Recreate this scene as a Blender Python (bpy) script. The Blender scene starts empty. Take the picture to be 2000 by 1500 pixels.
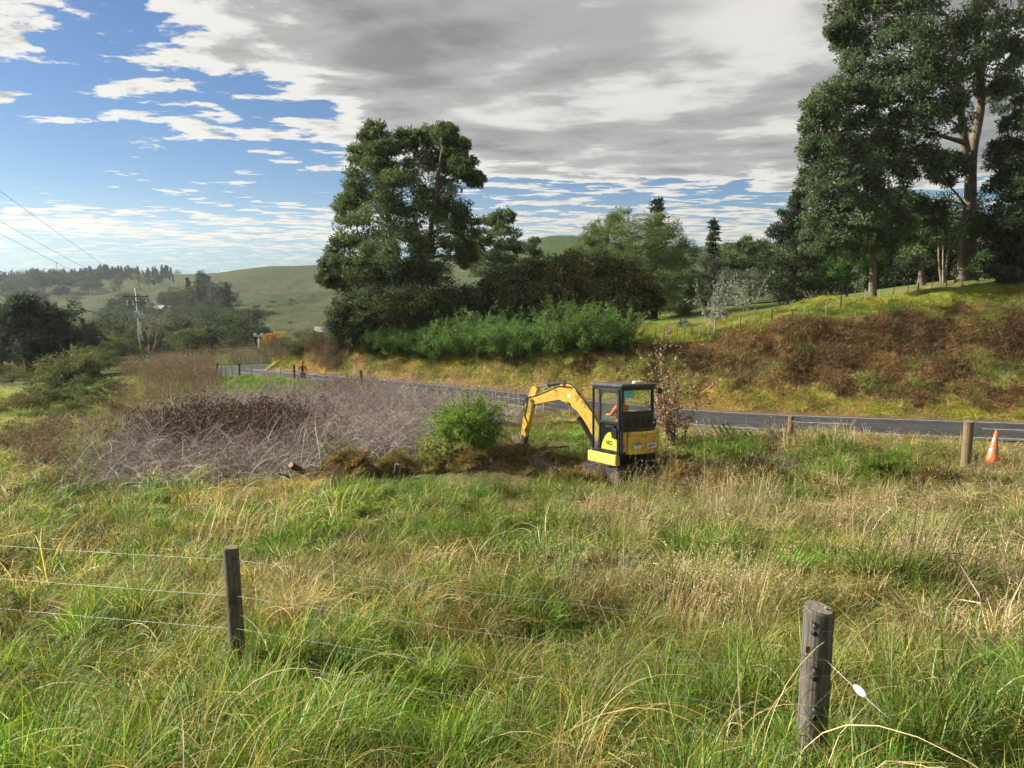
import bpy, bmesh, math, random
import numpy as np
from mathutils import Vector, Matrix, Euler
R = math.radians
SC = bpy.context.scene
COL = SC.collection
# ------------------------------------------------------------------ camera
F = 1387.0; CZ = 5.5; PITCH = math.atan(222 / 1387.0)
cam = bpy.data.cameras.new('camera'); cam.sensor_width = 36; cam.lens = F * 36 / 2000
cam.clip_start = .05; cam.clip_end = 30000
cam_o = bpy.data.objects.new('camera', cam); COL.objects.link(cam_o)
cam_o.location = (0, 0, CZ); cam_o.rotation_euler = (math.pi / 2 - PITCH, 0, 0)
SC.camera = cam_o
SUN_AZ, SUN_EL = R(-79), R(29)
EXPOSURE = 1.25
SKY_STRENGTH = 0.066
SUN_STRENGTH = 5.0

def nd(nt, typ, ins=None, **props):
    n = nt.nodes.new(typ)
    for k, v in props.items():
        setattr(n, k, v)
    for k, v in (ins or {}).items():
        s = n.inputs[k]
        if isinstance(v, bpy.types.NodeSocket):
            nt.links.new(v, s)
        else:
            s.default_value = v
    return n

def mth(nt, op, a, b=None, c=None, clamp=False):
    n = nt.nodes.new('ShaderNodeMath'); n.operation = op; n.use_clamp = clamp
    for i, v in enumerate((a, b, c)):
        if v is None: continue
        if isinstance(v, bpy.types.NodeSocket): nt.links.new(v, n.inputs[i])
        else: n.inputs[i].default_value = v
    return n.outputs[0]

def sstep(nt, x, a, b, o0=0.0, o1=1.0):
    n = nd(nt, 'ShaderNodeMapRange', {0: x, 1: a, 2: b, 3: o0, 4: o1}, interpolation_type='SMOOTHSTEP', clamp=True)
    return n.outputs[0]

def mixc(nt, f, a, b, blend='MIX'):
    n = nt.nodes.new('ShaderNodeMix'); n.data_type = 'RGBA'; n.blend_type = blend
    for i, v in ((0, f), (6, a), (7, b)):
        if isinstance(v, bpy.types.NodeSocket): nt.links.new(v, n.inputs[i])
        elif i == 0: n.inputs[i].default_value = v
        else: n.inputs[i].default_value = (*v, 1) if len(v) == 3 else v
    return n.outputs[2]

DIM = '2D'
def noise_n(nt, vec, scale, detail=4, rough=.55, dist=0.0):
    n = nd(nt, 'ShaderNodeTexNoise', {'Scale': scale, 'Detail': detail, 'Roughness': rough, 'Distortion': dist}, noise_dimensions=DIM)
    if vec is not None: nt.links.new(vec, n.inputs['Vector'])
    return n.outputs[0]

# ------------------------------------------------------------------ world: clear sky with a broken cloud deck
W = bpy.data.worlds.new('World'); SC.world = W; W.use_nodes = True
nt = W.node_tree; nt.nodes.clear()
sky = nd(nt, 'ShaderNodeTexSky', sky_type='NISHITA', sun_disc=False, sun_elevation=SUN_EL, sun_rotation=SUN_AZ,
         altitude=100, air_density=1.0, dust_density=0.3, ozone_density=4.0)
tc = nd(nt, 'ShaderNodeTexCoord')
sep = nd(nt, 'ShaderNodeSeparateXYZ', {0: tc.outputs['Generated']})
dx, dy, dz = sep.outputs
zc = mth(nt, 'ADD', mth(nt, 'MAXIMUM', dz, 0.0), 0.03)
px_ = mth(nt, 'DIVIDE', dx, zc); py_ = mth(nt, 'DIVIDE', dy, zc)
P2 = nd(nt, 'ShaderNodeCombineXYZ', {0: px_, 1: py_, 2: 3.7}).outputs[0]
# slow wobble of the deck's border
wob = mth(nt, 'MULTIPLY', mth(nt, 'SUBTRACT', noise_n(nt, P2, .55, 3, .6), .5), 3.4)
deck_x = sstep(nt, mth(nt, 'ADD', px_, wob), -1.9, .5)
deck_y = sstep(nt, mth(nt, 'ADD', py_, wob), 7.4, 4.2)
deck = mth(nt, 'MULTIPLY', deck_x, deck_y)
# cloud masses
Pc = nd(nt, 'ShaderNodeMapping', {0: P2, 1: (3.1, 7.7, 0), 2: (0, 0, R(12)), 3: (.8, 1.0, 1)}).outputs[0]
n1 = noise_n(nt, Pc, 2.3, 8, .62, .1)
n2 = noise_n(nt, Pc, .6, 3, .5)
# the same masses seen a little towards the sun: their difference lights the rims
Ps = nd(nt, 'ShaderNodeMapping', {0: Pc, 1: (-.10, .03, 0)}).outputs[0]
n1s = noise_n(nt, Ps, 2.3, 5, .62, .1)
elev = dz
bank = mth(nt, 'MULTIPLY', sstep(nt, elev, .088, .06), sstep(nt, elev, .012, .05))      # long low bank of cloud over the horizon
side = mth(nt, 'MULTIPLY', sstep(nt, px_, -2.0, 1.5), sstep(nt, elev, .03, .12))
bias = mth(nt, 'ADD', mth(nt, 'MULTIPLY', deck, .55),
           mth(nt, 'ADD', mth(nt, 'MULTIPLY', bank, .10), mth(nt, 'MULTIPLY', side, .09)))
slot = mth(nt, 'MULTIPLY', mth(nt, 'MULTIPLY', sstep(nt, elev, .07, .095), sstep(nt, elev, .19, .13)), sstep(nt, px_, -.6, -2.2))
bias = mth(nt, 'ADD', mth(nt, 'SUBTRACT', bias, mth(nt, 'MULTIPLY', slot, .075)), sstep(nt, elev, .16, .30, 0.0, .045))
dens = mth(nt, 'ADD', mth(nt, 'ADD', n1, mth(nt, 'MULTIPLY', mth(nt, 'SUBTRACT', n2, .5), .38)), bias)
alpha = sstep(nt, dens, .552, .618)
thick = sstep(nt, dens, .60, 1.18)
rim = mth(nt, 'MULTIPLY', mth(nt, 'SUBTRACT', n1, n1s), 2.2)
shade_s = mth(nt, 'SUBTRACT', thick, rim, clamp=True)
n3 = noise_n(nt, nd(nt, 'ShaderNodeMapping', {0: P2, 3: (.85, .9, 1)}).outputs[0], .95, 3, .5)
deck_sh = sstep(nt, mth(nt, 'ADD', n3, mth(nt, 'MULTIPLY', mth(nt, 'SUBTRACT', n1, .5), .55)), .29, .74)
dk_ = sstep(nt, deck, .35, .95)
shade2 = mth(nt, 'ADD', mth(nt, 'MULTIPLY', shade_s, mth(nt, 'SUBTRACT', 1.0, dk_)), mth(nt, 'MULTIPLY', dk_, mth(nt, 'ADD', mth(nt, 'MULTIPLY', deck_sh, .74), .08)), clamp=True)
ramp = nd(nt, 'ShaderNodeValToRGB', {0: shade2})
cr = ramp.color_ramp; cr.interpolation = 'EASE'
cr.elements[0].position = 0; cr.elements[0].color = (5.4, 5.2, 4.85, 1)
cr.elements[1].position = 1; cr.elements[1].color = (1.0, 1.0, .98, 1)
e = cr.elements.new(.38); e.color = (2.6, 2.52, 2.4, 1)
warm = sstep(nt, elev, .13, .02)
ccol = mixc(nt, mth(nt, 'MULTIPLY', warm, .8), ramp.outputs[0], mixc(nt, 1.0, ramp.outputs[0], (1.0, .88, .68), 'MULTIPLY'))
SKYMUL = (.115, .36, .56)
skyc = mixc(nt, 1.0, sky.outputs[0], SKYMUL, 'MULTIPLY')
final = mixc(nt, mth(nt, 'MULTIPLY', alpha, .97), skyc, ccol)
bg = nd(nt, 'ShaderNodeBackground', {0: final, 1: SKY_STRENGTH})
nt.links.new(bg.outputs[0], nd(nt, 'ShaderNodeOutputWorld').inputs[0])
DIM = '3D'
# ------------------------------------------------------------------ sun
S_DIR = Vector((math.sin(SUN_AZ) * math.cos(SUN_EL), math.cos(SUN_AZ) * math.cos(SUN_EL), math.sin(SUN_EL)))
sun = bpy.data.lights.new('sun', 'SUN'); sun.energy = SUN_STRENGTH; sun.angle = R(.6); sun.color = (1, .93, .80)
sun_o = bpy.data.objects.new('sun', sun); COL.objects.link(sun_o)
sun_o.rotation_euler = S_DIR.to_track_quat('Z', 'Y').to_euler(); sun_o.location = (-60, 0, 60)
SC.view_settings.view_transform = 'Standard'; SC.view_settings.look = 'None'
SC.view_settings.gamma = 1; SC.view_settings.exposure = EXPOSURE; SC.view_settings.use_curve_mapping = False
SC.render.engine = 'CYCLES'
cy = SC.cycles
cy.use_denoising = True; cy.denoiser = 'OPENIMAGEDENOISE'
W.cycles.sampling_method = 'NONE'; cy.use_light_tree = False
cy.max_bounces = 5; cy.diffuse_bounces = 2; cy.glossy_bounces = 2; cy.transmission_bounces = 4; cy.transparent_max_bounces = 12
cy.volume_bounces = 2; cy.use_adaptive_sampling = True; cy.adaptive_threshold = .06
cy.sample_clamp_indirect = 6
cy.caustics_reflective = False; cy.caustics_refractive = False

# ------------------------------------------------------------------ helpers
CP, SP = math.cos(PITCH), math.sin(PITCH)
def at(px, py, d):
    """World point seen at photograph pixel (px, py) at forward distance d."""
    x = (px - 1000) / F; y = (750 - py) / F
    v = Vector((x, CP + y * SP, -SP + y * CP)); v *= d / v.y
    return Vector((v.x, v.y, v.z + CZ))
def proj(P):
    P = np.asarray(P, float); q = P - np.array([0, 0, CZ])
    dep = q[..., 1] * CP - q[..., 2] * SP; up = q[..., 1] * SP + q[..., 2] * CP
    dep = np.where(dep < .05, .05, dep)
    return 1000 + F * q[..., 0] / dep, 750 - F * up / dep

def _h(ix, iy, s):
    n = (ix * 374761393 + iy * 668265263 + s * 974634777) & 0xffffffff
    n = ((n ^ (n >> 13)) * 1274126177) & 0xffffffff
    return ((n ^ (n >> 16)) & 0xffff) / 65535.0
def vnoise(x, y, s=0):
    x = np.asarray(x, float); y = np.asarray(y, float)
    ix = np.floor(x).astype(np.int64); iy = np.floor(y).astype(np.int64)
    fx = x - ix; fy = y - iy; fx = fx * fx * (3 - 2 * fx); fy = fy * fy * (3 - 2 * fy)
    a = _h(ix, iy, s); b = _h(ix + 1, iy, s); c = _h(ix, iy + 1, s); d = _h(ix + 1, iy + 1, s)
    return (a + (b - a) * fx) * (1 - fy) + (c + (d - c) * fx) * fy
def fbm(x, y, s=0, o=4):
    t = 0; a = .5; n = 0
    for k in range(o):
        t = t + a * vnoise(x * 2 ** k, y * 2 ** k, s + k); n += a; a *= .5
    return t / n

def tag(o, label=None, cat=None, group=None, kind=None):
    if label: o['label'] = label
    if cat: o['category'] = cat
    if group: o['group'] = group
    if kind: o['kind'] = kind
    return o
def link(o, parent=None):
    COL.objects.link(o)
    if parent is not None: o.parent = parent
    return o
def empty(name, loc=(0, 0, 0), rz=0):
    o = bpy.data.objects.new(name, None); o.empty_display_size = .2
    o.location = loc; o.rotation_euler = (0, 0, rz); return link(o)

def mesh_np(name, V, Fc, col=None, smooth=False):
    """Mesh from arrays; Fc is (m,k) or a list of such arrays."""
    me = bpy.data.meshes.new(name)
    V = np.asarray(V, np.float32)
    fl = Fc if isinstance(Fc, list) else [Fc]
    fl = [np.asarray(f, np.int32) for f in fl if len(f)]
    me.vertices.add(len(V)); me.vertices.foreach_set('co', V.ravel())
    lv = np.concatenate([f.ravel() for f in fl]); tot = np.concatenate([np.full(len(f), f.shape[1], np.int32) for f in fl])
    st = np.concatenate([[0], np.cumsum(tot)[:-1]]).astype(np.int32)
    me.loops.add(len(lv)); me.loops.foreach_set('vertex_index', lv)
    me.polygons.add(len(tot)); me.polygons.foreach_set('loop_start', st)
    me.polygons.foreach_set('use_smooth', np.full(len(tot), bool(smooth)))
    if col is not None:
        a = me.attributes.new('col', 'FLOAT_COLOR', 'POINT')
        c = np.ones((len(V), 4), np.float32); c[:, :3] = col
        a.data.foreach_set('color', c.ravel())
    me.update(calc_edges=True)
    return me

class MB:
    """Collects shapes (vertices, faces, point colours) for one mesh."""
    def __init__(s): s.V = []; s.F = {}; s.C = []; s.n = 0
    def add(s, V, Fc, col=(.5, .5, .5)):
        V = np.asarray(V, float).reshape(-1, 3)
        for f in (Fc if isinstance(Fc, list) and len(Fc) and isinstance(Fc[0], np.ndarray) else [np.asarray(Fc)]):
            if len(f): s.F.setdefault(f.shape[1], []).append(f + s.n)
        c = np.asarray(col, float)
        s.C.append(np.broadcast_to(c, (len(V), 3)) if c.ndim == 1 else c)
        s.V.append(V); s.n += len(V)
    def tube(s, path, rad, sides=6, col=(.5, .5, .5), cap=True):
        P = np.asarray(path, float); n = len(P); rad = np.broadcast_to(np.asarray(rad, float), (n,))
        T = np.gradient(P, axis=0); T /= np.linalg.norm(T, axis=1)[:, None] + 1e-9
        ref = np.array([0, 0, 1.]) if abs(T[:, 2]).mean() < .8 else np.array([1., 0, 0])
        U = np.cross(T, ref); U /= np.linalg.norm(U, axis=1)[:, None] + 1e-9; Wv = np.cross(T, U)
        a = np.arange(sides) * 2 * math.pi / sides
        V = P[:, None] + rad[:, None, None] * (np.cos(a)[None, :, None] * U[:, None] + np.sin(a)[None, :, None] * Wv[:, None])
        i = np.arange(n - 1)[:, None] * sides; j = np.arange(sides)[None]
        q = np.stack([i + j, i + (j + 1) % sides, i + sides + (j + 1) % sides, i + sides + j], -1).reshape(-1, 4)
        c = np.asarray(col, float)
        if c.ndim == 2: c = np.repeat(c, sides, 0)
        V = V.reshape(-1, 3)
        if cap and sides > 2:
            s.add(V, [q, np.arange(sides)[None, ::-1], (np.arange(sides) + (n - 1) * sides)[None]], c)
        else: s.add(V, q, c)
    def box(s, lo, hi, col=(.5, .5, .5), M=None):
        x0, y0, z0 = lo; x1, y1, z1 = hi
        V = np.array([[x0, y0, z0], [x1, y0, z0], [x1, y1, z0], [x0, y1, z0], [x0, y0, z1], [x1, y0, z1], [x1, y1, z1], [x0, y1, z1]])
        if M is not None: V = V @ np.array(M.to_3x3()).T + np.array(M.translation)
        s.add(V, np.array([[3, 2, 1, 0], [4, 5, 6, 7], [0, 1, 5, 4], [1, 2, 6, 5], [2, 3, 7, 6], [3, 0, 4, 7]]), col)
    def prism(s, poly, y0, y1, col=(.5, .5, .5)):
        """poly: (x,z) outline extruded along y."""
        n = len(poly); p = np.asarray(poly, float)
        ar = .5 * np.sum(p[:, 0] * np.roll(p[:, 1], -1) - np.roll(p[:, 0], -1) * p[:, 1])
        if ar < 0: p = p[::-1]
        V = np.concatenate([np.c_[p[:, 0], np.full(n, y0), p[:, 1]], np.c_[p[:, 0], np.full(n, y1), p[:, 1]]])
        i = np.arange(n); j = (i + 1) % n
        s.add(V, [np.stack([i, j, j + n, i + n], -1)[:, ::-1], i[None], (i + n)[None, ::-1]], col)
        s.F[n][-1] = s.F[n][-1]
    def build(s, name, mat, parent=None, smooth=False, bevel=0, seg=2, mesh_only=False):
        V = np.concatenate(s.V); fl = [np.concatenate(f) for f in s.F.values()]
        me = mesh_np(name, V, fl, np.concatenate(s.C), smooth)
        me.materials.append(mat)
        if bevel:
            bm = bmesh.new(); bm.from_mesh(me)
            bmesh.ops.recalc_face_normals(bm, faces=bm.faces)
            ed = [e for e in bm.edges if len(e.link_faces) == 2 and e.calc_face_angle(0) > .5]
            bmesh.ops.bevel(bm, geom=ed, offset=bevel, segments=seg, affect='EDGES', profile=.7, clamp_overlap=True)
            bm.to_mesh(me); bm.free()
            if smooth: me.polygons.foreach_set('use_smooth', np.ones(len(me.polygons), bool))
        if mesh_only: return me
        return link(bpy.data.objects.new(name, me), parent)

def copy_tree(o, parent=None):
    c = o.copy(); COL.objects.link(c); c.parent = parent
    for ch in list(o.children): copy_tree(ch, c)
    return c

# ------------------------------------------------------------------ materials
def new_mat(name):
    m = bpy.data.materials.new(name); m.use_nodes = True; m.node_tree.nodes.clear(); return m, m.node_tree
def out(nt, sh): nt.links.new(sh, nd(nt, 'ShaderNodeOutputMaterial').inputs[0])
def foliage_mat(name, trans=.35, rough=.55, inst=False, spec=.3, gain=1.0):
    """Leaf or blade: its colour rides on the mesh (point attribute), light passes through it."""
    m, nt = new_mat(name)
    c = nd(nt, 'ShaderNodeAttribute', attribute_name='col').outputs[0]
    if inst:
        t = nd(nt, 'ShaderNodeAttribute', attribute_name='tint', attribute_type='INSTANCER').outputs[0]
        c = mixc(nt, 1.0, c, t, 'MULTIPLY')
    if gain != 1: c = mixc(nt, 1.0, c, (gain, gain, gain), 'MULTIPLY')
    p = nd(nt, 'ShaderNodeBsdfPrincipled', {'Base Color': c, 'Roughness': rough, 'Specular IOR Level': spec})
    tcol = mixc(nt, 1.0, c, (1.25, 1.15, .7), 'MULTIPLY')
    tr = nd(nt, 'ShaderNodeBsdfTranslucent', {'Color': tcol})
    mx = nd(nt, 'ShaderNodeMixShader', {0: trans, 1: p.outputs[0], 2: tr.outputs[0]})
    out(nt, mx.outputs[0]); return m
def solid_mat(name, col, rough=.5, metal=0, var=.25, scale=6, bump=0, bscale=40, spec=.5, dirt=None):
    m, nt = new_mat(name)
    tc = nd(nt, 'ShaderNodeTexCoord'); v = tc.outputs['Object']
    n = noise_n(nt, v, scale, 6, .6)
    f = nd(nt, 'ShaderNodeMapRange', {0: n, 1: .3, 2: .7, 3: 1 - var, 4: 1 + var}).outputs[0]
    c = mixc(nt, 1.0, (*col, 1), nd(nt, 'ShaderNodeCombineColor', {0: f, 1: f, 2: f}).outputs[0], 'MULTIPLY')
    if dirt:
        g = sstep(nt, noise_n(nt, v, scale * 1.7, 8, .65), .48, .68)
        c = mixc(nt, mth(nt, 'MULTIPLY', g, dirt[3]), c, dirt[:3])
    p = nd(nt, 'ShaderNodeBsdfPrincipled', {'Base Color': c, 'Roughness': rough, 'Metallic': metal, 'Specular IOR Level': spec})
    if bump:
        b = nd(nt, 'ShaderNodeBump', {'Strength': bump, 'Distance': .02, 'Height': noise_n(nt, v, bscale, 5)})
        nt.links.new(b.outputs[0], p.inputs['Normal'])
    out(nt, p.outputs[0]); return m
# ------------------------------------------------------------------ the lie of the land: spot heights joined by a thin-plate surface
_spots = []
def spot(px, py, d): _spots.append(tuple(at(px, py, d)))
def spotw(x, y, z): _spots.append((x, y, z))
# paddock, falling away from the viewer
for a in ((1585, 1520, 3.9), (465, 1325, 5.6), (1000, 1510, 4.1), (1000, 1120, 9), (1000, 965, 17), (1900, 945, 16), (1950, 1120, 9.3),
          (1700, 950, 16.5), (100, 970, 17), (60, 1140, 9), (500, 960, 17.5), (1240, 940, 19.5), (1020, 925, 20), (1540, 868, 21.5), (0, 1330, 5.5),
          (1400, 880, 22), (750, 915, 21), (905, 890, 21.5), (1330, 885, 21.5), (1990, 1300, 5.9)): spot(*a)
for a in ((0, -.5, 3.75), (4, 0, 3.7), (-4, 0, 3.4), (0, -6, 4), (15, -4, 4), (-15, -4, 2.5), (0, -60, 4), (60, -20, 5), (-60, -20, -4), (-25, 8, -1), (24, 10, 1.6), (0, -900, 0), (900, -500, 30), (-900, -500, -20)): spotw(*a)
# ground under the thicket and the slope to the left
for a in ((30, 920, 20), (-150, 930, 19), (0, 865, 27), (250, 880, 26), (500, 868, 27), (700, 845, 29), (880, 835, 30), (60, 815, 40), (300, 815, 37), (430, 790, 42), (550, 800, 38),
          (250, 770, 52), (400, 750, 54), (120, 770, 56), (0, 765, 62), (0, 735, 85), (200, 735, 78), (330, 725, 78), (380, 712, 88), (470, 703, 86), (600, 702, 88), (690, 703, 92)): spot(*a)
# verge in front of the road
for a in ((1000, 800, 40), (1370, 845, 35), (1700, 868, 31), (1950, 885, 29), (800, 785, 43), (1150, 822, 36)): spot(*a)
# cut bank and the slope above it
for a in ((655, 672, 64), (700, 690, 60), (760, 704, 57), (900, 706, 53.5), (1000, 702, 52), (1130, 698, 50), (1250, 688, 49.5), (1400, 662, 50), (1600, 622, 51), (1800, 603, 52), (2000, 592, 53), (2250, 585, 54),
          (800, 740, 51.2), (1000, 738, 48.5), (1250, 740, 46), (1500, 722, 46), (1750, 712, 46.5), (2000, 705, 47),
          (2400, 780, 44), (2500, 830, 38), (2700, 600, 55),
          (680, 664, 72), (800, 684, 66), (1000, 682, 64), (1250, 662, 60), (1400, 640, 60), (1600, 598, 60), (1703, 586, 60), (1890, 553, 65), (2050, 556, 64), (2400, 540, 66),
          (720, 660, 95), (900, 655, 100), (1100, 645, 90), (1280, 612, 90), (1450, 597, 92), (1560, 590, 88), (1700, 572, 84), (1850, 548, 85), (2050, 540, 85),
          (900, 640, 160), (1100, 615, 160), (1300, 598, 150), (1500, 590, 150), (1700, 570, 150), (2000, 540, 150)): spot(*a)
# behind the bend, the valley and the hills
for a in ((640, 705, 76), (760, 690, 82), (560, 690, 105), (450, 695, 110), (300, 705, 110), (100, 720, 110), (-100, 720, 110),
          (640, 672, 150), (500, 675, 150), (350, 690, 160), (200, 695, 160), (0, 700, 160), (-200, 700, 160),
          (640, 652, 215), (560, 651, 215), (450, 660, 240), (250, 668, 240), (100, 672, 240), (-100, 672, 240),
          (655, 596, 330), (700, 585, 330), (800, 580, 330), (580, 628, 300), (480, 632, 320), (300, 645, 320), (150, 645, 330), (0, 640, 330),
          (620, 585, 450), (540, 578, 480), (480, 590, 450), (400, 600, 430), (300, 612, 430), (200, 605, 450), (80, 605, 450), (-50, 605, 450),
          (640, 534, 620), (560, 530, 640), (500, 532, 640), (440, 535, 660), (370, 539, 700), (330, 552, 660), (250, 575, 600), (150, 572, 640), (50, 570, 660), (-60, 570, 660),
          (330, 538, 820), (200, 540, 880), (80, 543, 900), (-60, 546, 900), (-200, 546, 900),
          (720, 537, 600), (820, 540, 560), (900, 530, 520), (980, 512, 520), (1035, 484, 560), (1080, 465, 600), (1125, 465, 610), (1180, 480, 620), (1260, 492, 640), (1350, 485, 640), (1440, 470, 640), (1520, 478, 640),
          (1000, 570, 380), (1200, 560, 380), (1450, 560, 380), (1700, 500, 640), (2000, 480, 640), (2300, 480, 640), (1800, 540, 380),
          (0, 545, 1300), (500, 543, 1000), (1000, 535, 1000), (1500, 530, 1000), (2000, 530, 1000), (-300, 545, 1300)): spot(*a)
for az in range(-50, 51, 20):
    for r_, z_ in ((2500, -25), (9000, -25)): spotw(math.sin(R(az)) * r_, math.cos(R(az)) * r_, z_)
_S = np.array(_spots); _r = np.hypot(_S[:, 0], _S[:, 1])
_uv = np.c_[np.arctan2(_S[:, 0], _S[:, 1]), np.log(_r + 1.0)]
_e = (_S[:, 2] - CZ) / (_r + 1.0)
def _tps(d2): return d2 * np.log(d2 + 1e-12) * .5
_n = len(_S)
_K = _tps(((_uv[:, None] - _uv[None]) ** 2).sum(-1)) + np.eye(_n) * 2e-4
_A = np.zeros((_n + 3, _n + 3)); _A[:_n, :_n] = _K; _A[:_n, _n] = 1; _A[:_n, _n + 1:] = _uv; _A[_n:, :_n] = _A[:_n, _n:].T
_w = np.linalg.solve(_A, np.r_[_e, 0, 0, 0])
def base_h(x, y):
    x = np.asarray(x, float).ravel(); y = np.asarray(y, float).ravel(); o = np.empty(len(x))
    for s in range(0, len(x), 20000):
        X = x[s:s + 20000]; Y = y[s:s + 20000]
        r = np.hypot(X, Y); u = np.c_[np.arctan2(X, Y), np.log(r + 1)]
        d2 = ((u[:, None] - _uv[None]) ** 2).sum(-1)
        e = _tps(d2) @ _w[:_n] + _w[_n] + u @ _w[_n + 1:]
        o[s:s + 20000] = CZ + e * (r + 1)
    return o
# ---- the road's centre line
def roadpt(px, py, h):
    y = (750 - py) / F; t = h / (SP - y * CP)
    return (px - 1000) / F * t, (CP + y * SP) * t, CZ - h
_rp = [roadpt(*a) for a in ((2700, 862, 8.2), (2350, 852, 8.25), (2000, 841.5, 8.3), (1700, 831, 8.3), (1540, 824.5, 8.32), (1370, 815, 8.35), (1180, 798, 8.42), (1000, 778, 8.5), (850, 762.5, 8.58), (720, 749.5, 8.68),
       (620, 740.5, 8.8), (540, 734.5, 8.95), (475, 729, 9.1), (447, 724.5, 9.25), (470, 719.5, 9.42), (530, 716.8, 9.6), (610, 715.8, 9.8), (720, 714, 10.2), (900, 710, 11))]
def catmull(P, step=.5):
    P = np.asarray(P, float); P = np.vstack([2 * P[0] - P[1], P, 2 * P[-1] - P[-2]]); o = []
    for i in range(1, len(P) - 2):
        n = max(2, int(np.linalg.norm(P[i + 1] - P[i]) / step)); t = np.linspace(0, 1, n, endpoint=False)[:, None]
        o.append(.5 * (2 * P[i] + (P[i + 1] - P[i - 1]) * t + (2 * P[i - 1] - 5 * P[i] + 4 * P[i + 1] - P[i + 2]) * t ** 2 + (3 * P[i] - P[i - 1] - 3 * P[i + 1] + P[i + 2]) * t ** 3))
    o.append(P[-2][None]); return np.concatenate(o)
RC = catmull(_rp, .6)
RT = np.gradient(RC, axis=0); RT[:, 2] = 0; RT /= np.linalg.norm(RT, axis=1)[:, None]
RN = np.c_[RT[:, 1], -RT[:, 0], np.zeros(len(RT))]      # points to the far (bank) side on the first limb
RHALF = 2.45
def road_near(x, y):
    """distance to the centre line, its height there, and the signed side (positive = bank side)."""
    x = np.asarray(x, float); y = np.asarray(y, float); D = np.full(x.shape, 1e9); Z = np.zeros(x.shape); Sg = np.zeros(x.shape)
    m = (y > 15) & (y < 110) & (np.abs(x) < 90)
    idx = np.nonzero(m)[0]
    for s in range(0, len(idx), 20000):
        k = idx[s:s + 20000]
        d2 = (x[k, None] - RC[None, :, 0]) ** 2 + (y[k, None] - RC[None, :, 1]) ** 2
        j = d2.argmin(1); D[k] = np.sqrt(d2[np.arange(len(k)), j]); Z[k] = RC[j, 2]
        Sg[k] = (x[k] - RC[j, 0]) * RN[j, 0] + (y[k] - RC[j, 1]) * RN[j, 1]
    return D, Z, Sg
def H(x, y, rough=True):
    x = np.atleast_1d(np.asarray(x, float)); y = np.atleast_1d(np.asarray(y, float))
    z = base_h(x, y); r = np.hypot(x, y)
    D, Zr, Sg = road_near(x, y)
    if rough:
        amp = np.clip((r - 2) / 6, 0, 1)
        near = np.clip((70 - r) / 20, 0, 1)
        z = z + amp * near * (.52 * (fbm(x * .8, y * .8, 3) - .5) + .10 * (vnoise(x * 2.7, y * 2.7, 9) - .5))
        bankside = np.clip((D - 3) / 3, 0, 1) * ((y > 38) & (y < 70)) * (Sg > 0)
        z = z + bankside * (.9 * (fbm(x * .33 + 7, y * .33, 21) - .5) + .35 * (fbm(x * 1.1, y * 1.1, 31) - .5))
        far = np.clip((r - 250) / 300, 0, 1)
        z = z + np.clip((r - 180) / 150, 0, 1) * np.clip((690 - r) / 160, .28, 1) * (15 * (fbm(x / 62., y / 62., 41, 5) - .53) - 16 * np.abs(fbm(x / 95. + 9, y / 95., 47, 3) - .5)) * np.clip((2500 - r) / 1500, 0, 1)
    t = np.clip((D - (RHALF + .45)) / 2.6, 0, 1); t = t * t * (3 - 2 * t)
    return (Zr - .10) * (1 - t) + z * t
def Hf(x, y): return float(H([x], [y])[0])
# ---- one polar sheet, cut into the pieces of the setting
rad = [0.0]; r = .6
while r < 4100:
    rad.append(r); r *= 1.035 if r < 20 else (1.0085 if r < 100 else (1.018 if r < 1100 else 1.09))
rad = np.array(rad[1:])
azs = np.concatenate([np.arange(-180, -48, 6.0), np.arange(-48, -39, .5), np.arange(-39, 39, .2), np.arange(39, 48, .5), np.arange(48, 180, 6.0)])
RR, AA = np.meshgrid(rad, np.radians(azs), indexing='ij'); nr, na = RR.shape
TX = (RR * np.sin(AA)).ravel(); TY = (RR * np.cos(AA)).ravel(); TZ = H(TX, TY)
TV = np.c_[TX, TY, TZ]
i = np.arange(nr - 1)[:, None] * na; j = np.arange(na)[None]
TF = np.stack([i + j, i + na + j, i + na + (j + 1) % na, i + (j + 1) % na], -1)[:, :, ::-1].reshape(-1, 4)
fc = TV[TF].mean(1); fr = np.hypot(fc[:, 0], fc[:, 1])
fD, fZ, fS = road_near(fc[:, 0], fc[:, 1])
far_side = (fS > 0) & (fD < 40) & (fr < 100)
reg = np.zeros(len(TF), int)                                   # 0 paddock
reg[(fr > 34) & (fr < 140) & (fc[:, 0] < -12) & (~far_side)] = 1             # falling slope on the left
bankf = far_side & (fr < 75) & (fc[:, 1] < 39 + 14 + np.clip(-fc[:, 0], 0, 18) * .65)
reg[far_side] = 2                                              # upper pasture
reg[bankf & (fD < 14)] = 3                                     # cut bank
reg[(fr >= 100) & (reg != 1)] = 4
reg[(reg == 0) & (fr > 60)] = 2

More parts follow.
